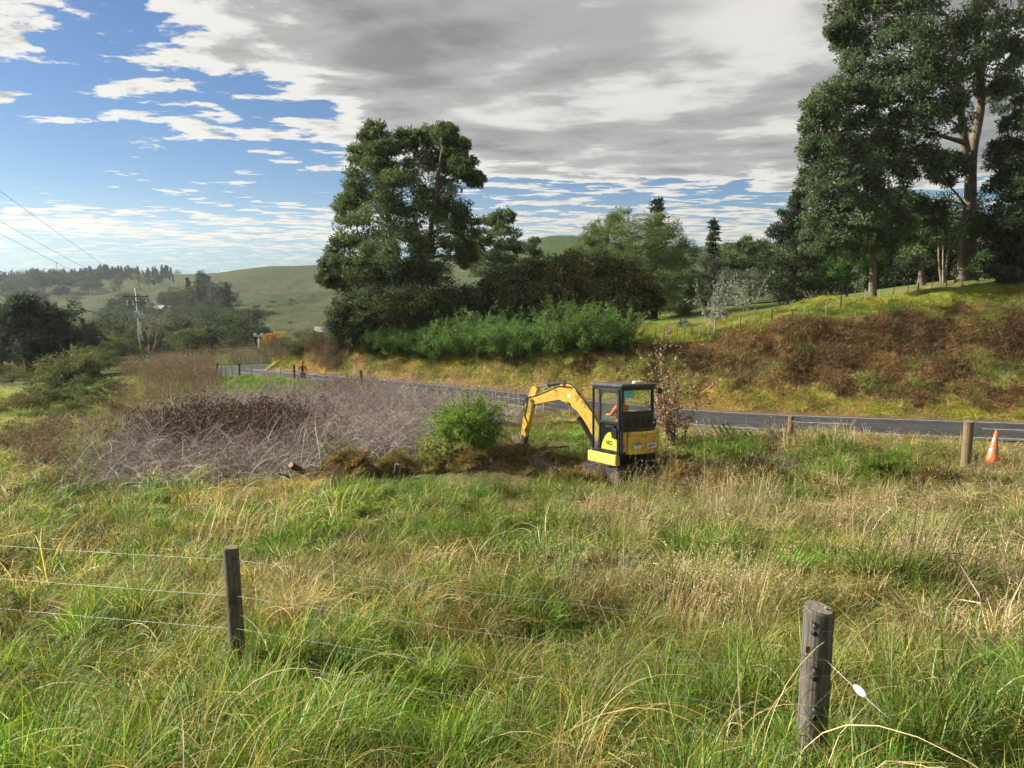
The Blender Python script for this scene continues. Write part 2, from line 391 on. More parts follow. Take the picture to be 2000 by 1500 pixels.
def ground_mat(name, cols, sc, far=False, bump=.6):
    m, nt = new_mat(name); tc = nd(nt, 'ShaderNodeTexCoord'); v = tc.outputs['Object']
    a = noise_n(nt, v, sc, 4, .6, .3); b = noise_n(nt, v, sc * 3.3, 4, .65); c3 = noise_n(nt, v, sc * .23, 2, .5)
    c = mixc(nt, sstep(nt, a, .38, .62), cols[0], cols[1])
    c = mixc(nt, sstep(nt, b, .5, .7), c, cols[2])
    c = mixc(nt, sstep(nt, c3, .45, .68), c, cols[3])
    g = nd(nt, 'ShaderNodeMapRange', {0: noise_n(nt, v, sc * 22, 3, .7), 1: .3, 2: .7, 3: .6, 4: 1.35}).outputs[0]
    c = mixc(nt, 1.0, c, nd(nt, 'ShaderNodeCombineColor', {0: g, 1: g, 2: g}).outputs[0], 'MULTIPLY')
    p = nd(nt, 'ShaderNodeBsdfPrincipled', {'Base Color': c, 'Roughness': .95, 'Specular IOR Level': .1})
    hgt = noise_n(nt, v, sc * 7, 5, .7)
    bp = nd(nt, 'ShaderNodeBump', {'Strength': bump, 'Distance': (4.0 if far else .12), 'Height': hgt})
    nt.links.new(bp.outputs[0], p.inputs['Normal']); out(nt, p.outputs[0]); return m
G_PAD = ground_mat('paddock_soil_and_thatch', [(.10, .105, .035), (.16, .13, .055), (.07, .05, .028), (.075, .10, .028)], .9)
G_SLOPE = ground_mat('rough_slope_turf', [(.075, .10, .026), (.095, .09, .036), (.09, .058, .034), (.07, .12, .022)], .25)
G_PAST = ground_mat('pasture_turf', [(.115, .15, .035), (.16, .15, .05), (.13, .11, .05), (.10, .155, .03)], .3)
G_BANK = ground_mat('dry_bank_turf', [(.19, .105, .045), (.13, .075, .04), (.17, .13, .045), (.20, .12, .05)], .7)
G_HILL = ground_mat('hill_pasture', [(.046, .066, .020), (.070, .072, .027), (.060, .046, .028), (.042, .072, .017)], .012, True, .8)
for k, (nm, mt) in enumerate((('paddock_ground', G_PAD), ('valley_side_ground', G_SLOPE), ('pasture_ground', G_PAST), ('cut_bank_ground', G_BANK), ('hills_terrain', G_HILL))):
    f = TF[reg == k]; u, inv = np.unique(f, return_inverse=True)
    me = mesh_np(nm, TV[u], inv.reshape(-1, 4), smooth=True); me.materials.append(mt)
    tag(link(bpy.data.objects.new(nm, me)), kind='structure')
# ---- sealed road with painted lines
def road_strip(o0, o1, lift, s0=0, s1=None, cols=2):
    C = RC[s0:s1]; Nn = RN[s0:s1]; off = np.linspace(o0, o1, cols)
    V = C[:, None] + Nn[:, None] * off[None, :, None]
    V[..., 2] += lift + .03 - .018 * np.abs(off)[None] ** 1.2
    n = len(C); i = np.arange(n - 1)[:, None] * cols; j = np.arange(cols - 1)[None]
    return V.reshape(-1, 3), np.stack([i + j, i + j + 1, i + cols + j + 1, i + cols + j], -1).reshape(-1, 4)
def asphalt():
    m, nt = new_mat('chip_seal_asphalt'); tc = nd(nt, 'ShaderNodeTexCoord'); v = tc.outputs['Object']
    st = nd(nt, 'ShaderNodeAttribute', attribute_name='col').outputs[0]
    n = nd(nt, 'ShaderNodeMapRange', {0: noise_n(nt, v, 1.3, 7, .65), 1: .3, 2: .7, 3: .75, 4: 1.25}).outputs[0]
    n2 = nd(nt, 'ShaderNodeMapRange', {0: noise_n(nt, v, 55, 3, .7), 1: .3, 2: .7, 3: .7, 4: 1.3}).outputs[0]
    k = mth(nt, 'MULTIPLY', n, n2)
    c = mixc(nt, 1.0, st, nd(nt, 'ShaderNodeCombineColor', {0: k, 1: k, 2: k}).outputs[0], 'MULTIPLY')
    p = nd(nt, 'ShaderNodeBsdfPrincipled', {'Base Color': c, 'Roughness': .72, 'Specular IOR Level': .3})
    bp = nd(nt, 'ShaderNodeBump', {'Strength': .5, 'Distance': .01, 'Height': noise_n(nt, v, 60, 4, .7)}); nt.links.new(bp.outputs[0], p.inputs['Normal'])
    out(nt, p.outputs[0]); return m
Vr, Fr = road_strip(-RHALF, RHALF, 0, cols=13)
off = np.linspace(-RHALF, RHALF, 13); wheel = .040 + .014 * np.exp(-((np.abs(np.abs(off) - 1.2) - .75) / .3) ** 2) ; wheel[[0, -1]] = .085; wheel[[1, -2]] = .07
cr_ = np.tile(np.c_[wheel, wheel, wheel * 1.03], (len(RC), 1))
me = mesh_np('road', Vr, Fr, cr_, smooth=True); me.materials.append(asphalt())
road = tag(link(bpy.data.objects.new('road', me)), kind='structure')
PAINT = solid_mat('road_paint', (.40, .40, .39), .8, var=.5, scale=2.5)
for nm, o in (('edge_line', -RHALF + .42), ('edge_line', RHALF - .42)):
    V_, F_ = road_strip(o - .045, o + .045, .006)
    me = mesh_np(nm, V_, F_); me.materials.append(PAINT); link(bpy.data.objects.new(nm, me), road)
for s in range(8, len(RC) - 40, 15):
    V_, F_ = road_strip(-.05, .05, .006, s, s + 6)
    me = mesh_np('centre_line_dash', V_, F_); me.materials.append(PAINT); link(bpy.data.objects.new('centre_line_dash', me), road)
# ------------------------------------------------------------------ where a photograph pixel meets the ground
def ground_at(px, py, lo=4.0, hi=2500.0, n=420):
    px = np.atleast_1d(np.asarray(px, float)); py = np.atleast_1d(np.asarray(py, float))
    d = lo * (hi / lo) ** (np.arange(n) / (n - 1))
    x = (px - 1000) / F; y = (750 - py) / F
    vy = CP + y * SP; X = (x / vy)[:, None] * d; Z = CZ + ((-SP + y * CP) / vy)[:, None] * d; Y = np.broadcast_to(d, X.shape)
    h = H(X.ravel(), Y.ravel(), rough=False).reshape(X.shape)
    below = Z < h; k = below.argmax(1); k[~below.any(1)] = n - 1
    i = np.arange(len(px)); xx = X[i, k]; yy = Y[i, k]
    return np.c_[xx, yy, H(xx, yy)]
def inpoly(x, y, poly):
    p = np.asarray(poly, float); r = np.zeros(np.shape(x), bool); j = len(p) - 1
    for i in range(len(p)):
        c = ((p[i, 1] > y) != (p[j, 1] > y)) & (x < (p[j, 0] - p[i, 0]) * (y - p[i, 1]) / (p[j, 1] - p[i, 1] + 1e-9) + p[i, 0])
        r ^= c; j = i
    return r

# ------------------------------------------------------------------ tufts, canes and weeds to scatter
M_GRASS = foliage_mat('grass_blade', .42, .5, inst=True, spec=.35)
M_CANE = foliage_mat('dead_cane', .12, .7, inst=True, spec=.2)
rng = np.random.default_rng(11)
def pick(cols, n, jit=.18):
    c = np.asarray(cols, float)[rng.integers(0, len(cols), n)]
    return np.clip(c * (1 + jit * rng.standard_normal((n, 1))) * (1 + .06 * rng.standard_normal((n, 3))), .004, 1)
def blades(mb, n, rb, L, w, cols, bend=(.2, .8), wind=(0, 0), seg=3, up=1.0, tip=None, at_=None, hs=None, ct=None):
    a = rng.uniform(0, 2 * math.pi, n); rr = rb * np.sqrt(rng.uniform(0, 1, n))
    p0 = np.c_[rr * np.cos(a), rr * np.sin(a), np.full(n, -.03)]
    if at_ is not None: p0 = p0 + at_; hs = hs * (1.12 - .45 * (rr / rb) ** 2)
    a2 = a + rng.normal(0, .9, n); hd = np.c_[np.cos(a2), np.sin(a2)] + np.asarray(wind); hn = np.linalg.norm(hd, axis=1)[:, None]; hd = hd / (hn + 1e-6)
    Lk = rng.uniform(*L, n) * (1 if hs is None else hs); bd = rng.uniform(*bend, n)
    t = np.linspace(0, 1, seg + 1)
    hor = Lk[:, None] * bd[:, None] * t ** 1.8
    ver = Lk[:, None] * up * (t - (.28 + .5 * bd[:, None] ** 2) * t ** 2.6 * np.minimum(bd[:, None], 1.1))
    c = np.stack([p0[:, 0, None] + hd[:, 0, None] * hor, p0[:, 1, None] + hd[:, 1, None] * hor, p0[:, 2, None] + ver], -1)
    tw = rng.uniform(-1.1, 1.1, n)
    sd = np.stack([-hd[:, 1] * np.cos(tw), hd[:, 0] * np.cos(tw), np.sin(tw)], -1)
    ww = (np.asarray(w) if np.ndim(w) else w) * rng.uniform(.6, 1.3, n)[:, None] * np.clip(1.05 - t ** 2.2, .06, 1)[None] * .5
    Vl = c - sd[:, None] * ww[..., None]; Vr_ = c + sd[:, None] * ww[..., None]
    V = np.stack([Vl, Vr_], 2).reshape(n, -1, 3); m = 2 * (seg + 1)
    k = np.arange(seg) * 2; q = np.stack([k, k + 1, k + 3, k + 2], -1)
    Fq = (np.arange(n)[:, None, None] * m + q[None]).reshape(-1, 4)
    cc = pick(cols, n) * (1 if ct is None else ct[:, None]); C = np.repeat(cc[:, None], m, 1)
    if tip is not None:
        tt = np.repeat(t, 2)[None, :, None] ** 2; C = C * (1 - tt * .6) + np.asarray(tip) * tt * .6
    mb.add(V.reshape(-1, 3), Fq, C.reshape(-1, 3)); return c[:, -1], hd
def seedheads(mb, tips, hd, cols, L=.09, k=7):
    n = len(tips); off = rng.uniform(-1, .15, (n, k)) * L
    P = tips[:, None] + np.stack([hd[:, 0, None] * off * .5, hd[:, 1, None] * off * .5, off * .8], -1) + rng.normal(0, .008, (n, k, 3))
    a = rng.standard_normal((n, k, 3)) * .5 + np.array([0, 0, .8]); a /= np.linalg.norm(a, axis=-1)[..., None]
    b = np.cross(a, rng.standard_normal((n, k, 3))); b /= np.linalg.norm(b, axis=-1)[..., None]
    l = rng.uniform(.012, .028, (n, k, 1)); w = l * .3
    V = np.stack([P, P + a * l * .5 + b * w, P + a * l, P + a * l * .5 - b * w], 2).reshape(-1, 3)
    Fq = np.arange(len(V)).reshape(-1, 4); mb.add(V, Fq, np.repeat(pick(cols, n * k), 4, 0))
PROTO = bpy.data.collections.new('scatter_sources')
def proto_set(tagname, meshes):
    c = bpy.data.collections.new(tagname)
    for i, me in enumerate(meshes):
        o = bpy.data.objects.new('%s_%02d' % (tagname, i), me); c.objects.link(o)
    return c
GREEN = [(.085, .195, .024), (.12, .245, .03), (.055, .13, .02), (.165, .28, .038), (.23, .29, .05)]
OLIVE = [(.20, .235, .05), (.27, .27, .065), (.14, .175, .038), (.34, .31, .10)]
STRAW = [(.42, .33, .15), (.35, .27, .125), (.50, .41, .22), (.28, .215, .095)]
PINKST = [(.50, .42, .29), (.42, .34, .22), (.60, .52, .38)]
RUST = [(.205, .115, .05), (.28, .165, .068), (.135, .08, .045), (.33, .22, .095), (.21, .155, .055)]
def tile(kinds, rt, nt_, nb, w, Lk=1.0, seg=3, rb=.15, wind=.35, low=0):
    """A round patch of turf: nt_ tussocks of the given kinds, each of about nb blades, over a low sward."""
    m = MB()
    ang = rng.uniform(0, 6.283, nt_); rr = rt * np.sqrt(rng.uniform(0, 1, nt_)); K = rng.integers(0, len(kinds), nt_)
    X = rr * np.cos(ang); Y = rr * np.sin(ang); big = .5 + .95 * rng.uniform(0, 1, nt_) ** 1.8; tv = np.clip(1 + .26 * rng.standard_normal(nt_), .5, 1.6)
    for k, kd in enumerate(kinds):
        s_ = np.nonzero(K == k)[0]
        if not len(s_): continue
        cols, L, bend, f, ww, head = kd
        n = max(1, int(nb * f)); c = np.repeat(np.c_[X[s_], Y[s_], np.zeros(len(s_))], n, 0); hs = np.repeat(big[s_], n)
        t, h = blades(m, len(c), rb, (L[0] * Lk, L[1] * Lk), w * ww, cols, bend, (wind, 0), seg=seg + (7 if f < .5 else 0), at_=c, hs=hs, ct=np.repeat(tv[s_], n))
        if head: seedheads(m, t, h, PINKST, .11 * Lk, head)
    if low: blades(m, low, rt, (.06, .2), w * .9, OLIVE + GREEN + STRAW, (.4, 1.2), (wind, 0), seg=2)
    return m.build('turf_patch', M_GRASS, mesh_only=True)
K_LUSH = (GREEN, (.22, .5), (.25, 1.0), 1.0, 1.0, 0); K_LUSH2 = (GREEN + OLIVE, (.18, .42), (.3, 1.1), 1.0, .9, 0)
K_OLIVE = (OLIVE, (.25, .5), (.4, 1.2), 1.3, .65, 0); K_MIX = (OLIVE + STRAW + GREEN, (.22, .5), (.4, 1.2), 1.3, .65, 0)
K_STRAW = (STRAW + PINKST, (.25, .52), (.4, 1.25), 1.3, .6, 0); K_DRY = (STRAW + OLIVE, (.2, .45), (.5, 1.3), 1.2, .65, 0)
K_STALK = (PINKST + STRAW, (.5, .95), (.15, .6), .22, .5, 6); K_LONG = (STRAW, (.5, .9), (.6, 1.3), .2, .6, 0)
K_RUST = (RUST, (.12, .40), (.5, 1.4), 1.0, 1.1, 0); K_TURF = (GREEN + OLIVE, (.06, .16), (.3, 1.1), 1.0, 1.0, 0)
def canes(n=70, L=(.8, 2.1), r=(.0035, .0075), cols=None, spread=.7, leaves=0, up=1.0):
    m = MB(); cols = cols or [(.30, .25, .24), (.22, .17, .175), (.40, .34, .31), (.15, .105, .11), (.50, .44, .38)]
    cc = pick(cols, n, .15)
    for i in range(n):
        p = np.array([*(rng.standard_normal(2) * spread * .6), -.05]); a = rng.uniform(0, 6.28); s = rng.uniform(.15, 1.0)
        v = np.array([math.cos(a) * s, math.sin(a) * s, up]); v /= np.linalg.norm(v); l = rng.uniform(*L); k = 9; st = l / k; P = [p]
        wob = rng.standard_normal(3) * .06
        for _ in range(k):
            v = v + np.array([0, 0, -.21 * rng.uniform(.6, 1.3)]) + wob + rng.standard_normal(3) * .07; v /= np.linalg.norm(v)
            p = p + v * st; p[2] = max(p[2], .02); P.append(p.copy())
        m.tube(P, np.linspace(rng.uniform(*r), .0018, k + 1), 3, cc[i], cap=False)
        for j in range(leaves):
            q = P[rng.integers(2, k + 1)] + rng.normal(0, .05, 3); a_ = rng.standard_normal(3); a_ /= np.linalg.norm(a_); b_ = np.cross(a_, rng.standard_normal(3)); b_ /= np.linalg.norm(b_); L_ = rng.uniform(.05, .12)
            m.add([q, q + a_ * L_ * .5 + b_ * L_ * .35, q + a_ * L_, q + a_ * L_ * .5 - b_ * L_ * .35], np.array([[0, 1, 2, 3]]), pick([(.085, .05, .042), (.12, .065, .05), (.07, .055, .042), (.10, .095, .04)], 1)[0])
    return m.build('canes', M_CANE, mesh_only=True)
def weeds(n=26, L=(.8, 1.8), cols=None, w=.02):
    m = MB(); cols = cols or [(.17, .10, .075), (.22, .14, .10), (.13, .085, .07), (.27, .19, .13)]
    t, h = blades(m, n, .4, L, w, cols, (.1, .35), seg=3); P = np.repeat(t, 9, 0); P = P + rng.normal(0, 1, P.shape) * np.array([.10, .10, .22]) - np.array([0, 0, .2])
    a = rng.standard_normal(P.shape) + np.array([0, 0, .8]); a /= np.linalg.norm(a, axis=1)[:, None]; b = np.cross(a, rng.standard_normal(P.shape)); b /= np.linalg.norm(b, axis=1)[:, None]
    l = rng.uniform(.08, .22, (len(P), 1)); V = np.stack([P, P + a * l * .5 + b * .012, P + a * l, P + a * l * .5 - b * .012], 1).reshape(-1, 3)
    m.add(V, np.arange(len(V)).reshape(-1, 4), np.repeat(pick(cols, len(P)), 4, 0)); return m.build('weeds', M_CANE, mesh_only=True)

def gn_group(coll):
    g = bpy.data.node_groups.new('scatter_' + coll.name, 'GeometryNodeTree')
    g.interface.new_socket('Geometry', in_out='INPUT', socket_type='NodeSocketGeometry')
    g.interface.new_socket('Geometry', in_out='OUTPUT', socket_type='NodeSocketGeometry')
    gi = g.nodes.new('NodeGroupInput'); go = g.nodes.new('NodeGroupOutput')
    ci = g.nodes.new('GeometryNodeCollectionInfo'); ci.inputs[0].default_value = coll; ci.inputs[1].default_value = True; ci.inputs[2].default_value = True
    ip = g.nodes.new('GeometryNodeInstanceOnPoints')
    def na(name, ty):
        n = g.nodes.new('GeometryNodeInputNamedAttribute'); n.data_type = ty; n.inputs[0].default_value = name; return n.outputs[0]
    L = g.links.new
    L(gi.outputs[0], ip.inputs['Points']); L(ci.outputs[0], ip.inputs['Instance']); ip.inputs['Pick Instance'].default_value = True
    L(na('idx', 'INT'), ip.inputs['Instance Index'])
    er = g.nodes.new('FunctionNodeEulerToRotation'); L(na('rot', 'FLOAT_VECTOR'), er.inputs[0]); L(er.outputs[0], ip.inputs['Rotation'])
    L(na('scl', 'FLOAT_VECTOR'), ip.inputs['Scale'])
    L(ip.outputs[0], go.inputs[0]); return g
def scatter(name, coll, pos, rz, scl, idx, tint, label, cat, tilt=.12, align=False):
    n = len(pos)
    me = bpy.data.meshes.new(name); me.vertices.add(n); me.vertices.foreach_set('co', np.asarray(pos, np.float32).ravel())
    rot = np.c_[rng.normal(0, tilt, n), rng.normal(0, tilt, n), rz]
    if align:
        P_ = np.asarray(pos); e_ = .35; gx = (H(P_[:, 0] + e_, P_[:, 1]) - H(P_[:, 0] - e_, P_[:, 1])) / (2 * e_); gy = (H(P_[:, 0], P_[:, 1] + e_) - H(P_[:, 0], P_[:, 1] - e_)) / (2 * e_)
        for i_ in range(n):
            q = Vector((0, 0, 1)).rotation_difference(Vector((-gx[i_], -gy[i_], 1)).normalized())
            rot[i_] = (q.to_matrix() @ Matrix.Rotation(rz[i_], 3, 'Z')).to_euler()
    s3 = np.asarray(scl, float); s3 = np.c_[s3, s3, s3] if s3.ndim == 1 else s3
    for nm, ty, arr, key in (('rot', 'FLOAT_VECTOR', rot, 'vector'), ('scl', 'FLOAT_VECTOR', s3, 'vector'), ('idx', 'INT', idx, 'value'), ('tint', 'FLOAT_COLOR', np.c_[tint, np.ones(n)], 'color')):
        a = me.attributes.new(nm, ty, 'POINT'); a.data.foreach_set(key, np.ascontiguousarray(arr, np.int32 if ty == 'INT' else np.float32).ravel())
    o = link(bpy.data.objects.new(name, me)); md = o.modifiers.new('scatter', 'NODES'); md.node_group = gn_group(coll)
    return tag(o, label, cat, kind='stuff')
def polar(n, r0, r1, a0, a1, p=1.0):
    """n points over a fan; p=2 even per area, p=1 even per metre of distance."""
    u = rng.uniform(0, 1, n); r = (r0 ** p + u * (r1 ** p - r0 ** p)) ** (1 / p); a = np.radians(rng.uniform(a0, a1, n))
    return r * np.sin(a), r * np.cos(a)
def tints(n, s=.14, base=(1, 1, 1)):
    return np.clip(np.asarray(base) * (1 + s * rng.standard_normal((n, 1))) * (1 + .05 * rng.standard_normal((n, 3))), .3, 2)

THICKET = [(95, 962), (150, 915), (300, 850), (400, 800), (520, 782), (640, 775), (760, 783), (880, 795), (965, 812), (975, 850), (850, 862), (835, 890), (740, 882), (640, 915), (560, 945), (420, 955), (250, 972)]
DUG = [(590, 930), (600, 905), (760, 880), (1000, 895), (1150, 895), (1320, 915), (1450, 900), (1600, 900), (1700, 905), (1880, 912), (1880, 948), (1680, 948), (1450, 945), (1350, 935), (1240, 955), (1050, 962), (820, 955), (640, 962)]
BUCKETV = [(975, 935), (985, 872), (1060, 868), (1150, 885), (1150, 930), (1060, 938)]
EXCAV = at(1222, 925, 19.6)
def paddock_fields(x, y, z):
    px, py = proj(np.c_[x, y, z]); D, Zr, Sg = road_near(x, y)
    return px, py, D, Sg
def hexgrid(sp, x0, x1, y0, y1, jit=.3):
    X, Y = np.meshgrid(np.arange(x0, x1, sp), np.arange(y0, y1, sp * .87)); X = X + (np.arange(X.shape[0]) % 2)[:, None] * sp * .5
    X = X.ravel() + rng.normal(0, sp * jit, X.size); Y = Y.ravel() + rng.normal(0, sp * jit, Y.size); return X, Y
# --- foreground and paddock grass
LOW = [0]
def near_set(nm, rt, nt_, nb, w, seg, rb, LOWN):
    T = lambda ks, wind=.35: tile(ks, rt, nt_, nb, w, 1.08, seg, rb, wind, LOWN)
    return proto_set(nm, [T([K_LUSH, K_LUSH, K_LUSH2, K_MIX]), T([K_LUSH, K_LUSH2, K_LONG, K_MIX]), T([K_LUSH, K_LUSH2, K_OLIVE]),
        T([K_OLIVE, K_MIX, K_LUSH2]), T([K_OLIVE, K_MIX, K_DRY]), T([K_MIX, K_DRY, K_LUSH2]), T([K_STRAW, K_DRY, K_MIX]), T([K_STRAW, K_MIX, K_DRY, K_OLIVE]),
        T([K_STALK, K_DRY, K_MIX], .8), T([K_STALK, K_STALK, K_STRAW, K_MIX], .9), T([K_STALK, K_LUSH2, K_LONG, K_MIX], .8)])
def lay(name, coll, sp, r0, r1, label):
    x, y = hexgrid(sp, -19, 19, 1.0, r1 + 1, .18); a_ = np.degrees(np.arctan2(x, y)); r_ = np.hypot(x, y); k = (np.abs(a_) < 43) & (r_ > r0) & (r_ < r1); x, y = x[k], y[k]; n = len(x); z = H(x, y)
    px, py, D, Sg = paddock_fields(x, y, z)
    keep = (~inpoly(px, py, THICKET)) & (np.hypot(x - EXCAV.x, y - EXCAV.y) > 1.7) & ~inpoly(px, py, BUCKETV) & ~(inpoly(px, py, DUG) & (rng.uniform(0, 1, n) < .90)) & (D > 3.2)
    x, y, z, px, py = x[keep], y[keep], z[keep], px[keep], py[keep]; n = len(x)
    u = rng.uniform(0, 1, n)
    s1 = fbm(x * .42 + 5, y * .42, 77, 3) + .10 * np.clip((px - 1000) / 1000, -.2, 1) - .30 * np.clip((py - 1150) / 150, 0, 1) + (u - .5) * .16
    gr = fbm(x * .5 + 40, y * .5 + 3, 55, 3) + .03 + .26 * np.clip((py - 1220) / 130, 0, 1) + (u - .5) * .14
    idx = np.where(s1 > .53, rng.integers(6, 8, n), rng.integers(3, 6, n)); idx = np.where(gr > .56, rng.integers(0, 3, n), idx)
    tall = inpoly(px, py, [(1150, 1010), (1330, 960), (1600, 940), (2100, 930), (2100, 1210), (1700, 1180), (1500, 1220), (1250, 1250), (1100, 1150)])
    tall2 = inpoly(px, py, [(250, 1010), (480, 975), (620, 1000), (540, 1060), (330, 1080)])
    u2 = rng.uniform(0, 1, n); wv = fbm(x * .6, y * .6, 33, 3)
    idx = np.where((tall & (u2 < .7) & (wv > .46)) | (tall2 & (u2 < .3)) | ((u2 < .02) & (py < 1250)), rng.integers(8, 11, n), idx)
    lump = .50 + 1.0 * fbm(x * .6, y * .6, 91, 3); scl = rng.uniform(.9, 1.1, n); hz = scl * lump * np.where(idx >= 8, 1.0, 1.08)
    scatter(name, coll, np.c_[x, y, z], rng.normal(0, .8, n), np.c_[scl, scl, hz], idx, tints(n, .16), label, 'grass', align=True)
lay('foreground_grass', near_set('grass_near', .8, 27, 112, .0098, 3, .19, 420), .98, 1.6, 8.5, 'long green and straw grass in the foreground round the wire fence')
lay('paddock_grass', near_set('grass_mid', 1.1, 30, 62, .017, 2, .24, 260), 1.3, 8.3, 24.0, 'long straw and olive grass over the paddock behind the wire fence')
# --- grass beyond: verge, left slope, above the bank
setB = proto_set('grass_far', [tile([K_OLIVE, K_MIX, K_DRY], 1.0, 60, 26, .026, 1.1, 2, .26), tile([K_STRAW, K_DRY], 1.0, 60, 26, .024, 1.1, 2, .26), tile([K_LUSH, K_LUSH2, K_OLIVE], 1.0, 60, 24, .026, 1.1, 2, .26), tile([K_TURF], 1.0, 70, 24, .02, 1.0, 2, .3),
    tile([K_RUST, K_RUST, K_RUST, K_RUST, K_DRY], 1.0, 60, 24, .024, 1.2, 2, .3), tile([K_RUST], 1.0, 60, 24, .024, 1.2, 2, .3), tile([K_STALK, K_OLIVE], 1.0, 60, 26, .022, 1.1, 2, .26), tile([K_LUSH, K_OLIVE, K_OLIVE], 1.0, 60, 24, .026, .7, 2, .26)])
def fan(sp, r0, r1, a0, a1):
    x, y = hexgrid(sp, -r1 * .75, r1 * .75, r0 * .6, r1); a = np.degrees(np.arctan2(x, y)); r = np.hypot(x, y); k = (a > a0) & (a < a1) & (r > r0) & (r < r1); return x[k], y[k]
x, y = fan(1.12, 21, 76, -40, 40); n = len(x); z = H(x, y); px, py, D, Sg = paddock_fields(x, y, z)
front = (Sg < 0) & (D < 60) & (D > np.where(px > 900, RHALF + 1.7, RHALF + .9)) & (y < 80)
keep = front & ~(inpoly(px, py, THICKET) & (rng.uniform(0, 1, n) < .80)) & ~inpoly(px, py, BUCKETV) & ~(inpoly(px, py, DUG) & (rng.uniform(0, 1, n) < .8)) & (np.hypot(x - EXCAV.x, y - EXCAV.y) > 1.9)
xx, yy, zz, pxx, pyy, DD = x[keep], y[keep], z[keep], px[keep], py[keep], D[keep]; n = len(xx)
u = rng.uniform(0, 1, n); f = fbm(xx * .3, yy * .3, 19, 3)
idx = np.where(f + (u - .5) * .2 > .52, np.where(u > .6, 1, 0), np.where(u > .3, 2, 7)); idx = np.where((u < .16) & (pxx > 900), 4, idx)
idx = np.where((pxx > 1280) & ((idx == 2) | (idx == 7)) & (rng.uniform(0, 1, n) < .75), rng.integers(0, 2, n), idx); idx = np.where((DD < 4.6) & (u < .7), 3, idx); idx = np.where(u > .96, 6, idx)
hz = rng.uniform(.8, 1.25, n) * np.where(DD < 5.2, .35, np.where((pxx > 900), .62, 1.0))
tn = tints(n, .13); g_ = (pxx < 620); tn[g_] *= np.array([.9, 1.1, .8])
scatter('rough_verge_grass', setB, np.c_[xx, yy, zz], rng.uniform(0, 6.28, n), np.c_[np.ones(n), np.ones(n), hz], idx, tn, 'rough grass between the paddock, the bramble thicket and the road', 'grass', align=True)
# cut bank
x, y = fan(1.0, 36, 80, -24, 41); z = H(x, y); px, py, D, Sg = paddock_fields(x, y, z)
bk = (Sg > 0) & (D > RHALF + .8) & (D < 24)
x, y, z, px, py, D = x[bk], y[bk], z[bk], px[bk], py[bk], D[bk]; n = len(x)
edge = np.interp(px, [600, 660, 760, 900, 1000, 1130, 1250, 1400, 1600, 1800, 2000, 2300], [660, 676, 700, 704, 702, 698, 688, 662, 624, 605, 594, 588])
onbank = py > edge + 3 * rng.standard_normal(n); u = rng.uniform(0, 1, n)
f = fbm(x * .22, y * .35, 63, 4); foot = D < RHALF + 2.0 + 1.2 * vnoise(x * .4, y * .4, 8)
idx = np.where(onbank, np.where(f + (u - .5) * .10 > .67, np.where(u > .5, 0, 7), np.where(u > .5, 4, 5)), np.where(u > .5, 3, 0))
idx = np.where(foot & onbank, np.where(u > .5, 1, 0), idx); idx = np.where(D < RHALF + 1.2, 1, idx)
grn = onbank & (px > 1720) & (py > 700) & (f > .47) & (u < .22); idx = np.where(grn, np.where(u > .35, 7, 0), idx)
left = onbank & (px < 1000); idx = np.where(left & (u < .15), 0, idx)
hz = rng.uniform(.75, 1.35, n) * np.where(onbank, np.where(foot, .75, 1.25), .9) * np.where(D < RHALF + 1.2, .5, 1)
tn = tints(n, .16)
dk = onbank & ~foot & (fbm(x * .5, y * .7, 12, 3) > .55); tn[dk] *= np.array([.62, .58, .62]); yl = onbank & foot; tn[yl] *= np.array([1.2, 1.15, .75])
tn[~onbank] *= np.array([1.15, 1.18, .7])
kb = onbank
scatter('bank_vegetation', setB, np.c_[x, y, z][kb], rng.uniform(0, 6.28, kb.sum()), np.c_[np.ones(n), np.ones(n), hz][kb], idx[kb], tn[kb], 'rusty brown and yellow dry growth on the cut bank beyond the road', 'dry vegetation', align=True)
scatter('bank_top_grass', setB, np.c_[x, y, z][~kb], rng.uniform(0, 6.28, (~kb).sum()), np.c_[np.ones(n), np.ones(n), hz][~kb], idx[~kb], tn[~kb], 'yellow green grass along the top of the bank below the trees', 'grass', align=True)
# --- dead bramble thicket
setC = proto_set('bramble', [canes(170, (.7, 2.2), (.004, .013), spread=1.5), canes(180, (.7, 2.0), (.004, .012), spread=1.5), canes(150, (1.0, 2.6), (.004, .014), spread=1.5), canes(230, (.6, 1.5), (.004, .010), leaves=20, cols=[(.11, .07, .068), (.075, .045, .045)], spread=1.4), canes(120, (1.0, 2.6), (.005, .014), [(.55, .49, .41), (.42, .36, .30), (.25, .205, .20)], spread=1.5, up=1.5)])
x, y = fan(1.25, 17, 52, -38, 4); z = H(x, y); px, py, D, Sg = paddock_fields(x, y, z)
keep = inpoly(px, py, THICKET) & (D > 3.4); x, y, z, px, py = x[keep], y[keep], z[keep], px[keep], py[keep]
n = len(x); u = rng.uniform(0, 1, n)
darkz = inpoly(px, py, [(290, 885), (390, 835), (500, 812), (600, 830), (590, 862), (480, 885), (370, 910)])
idx = np.where(darkz, 3, np.where(u > .80, 4, np.where(u > .6, 0, np.where(u > .25, 1, 2))))
hgt = .22 + .85 * fbm(x * .3, y * .3, 13, 3) + .18 * np.clip((860 - py) / 60, 0, 1) + np.where(darkz, .2, 0)
scatter('bramble_thicket', setC, np.c_[x, y, z], rng.uniform(0, 6.28, n), np.c_[np.ones(n) * .95, np.ones(n) * .95, hgt * 1.15], idx, tints(n, .12, (1.0, .97, 1.0)), 'grey purple thicket of dead arching bramble canes across the middle ground', 'brambles', tilt=.1)
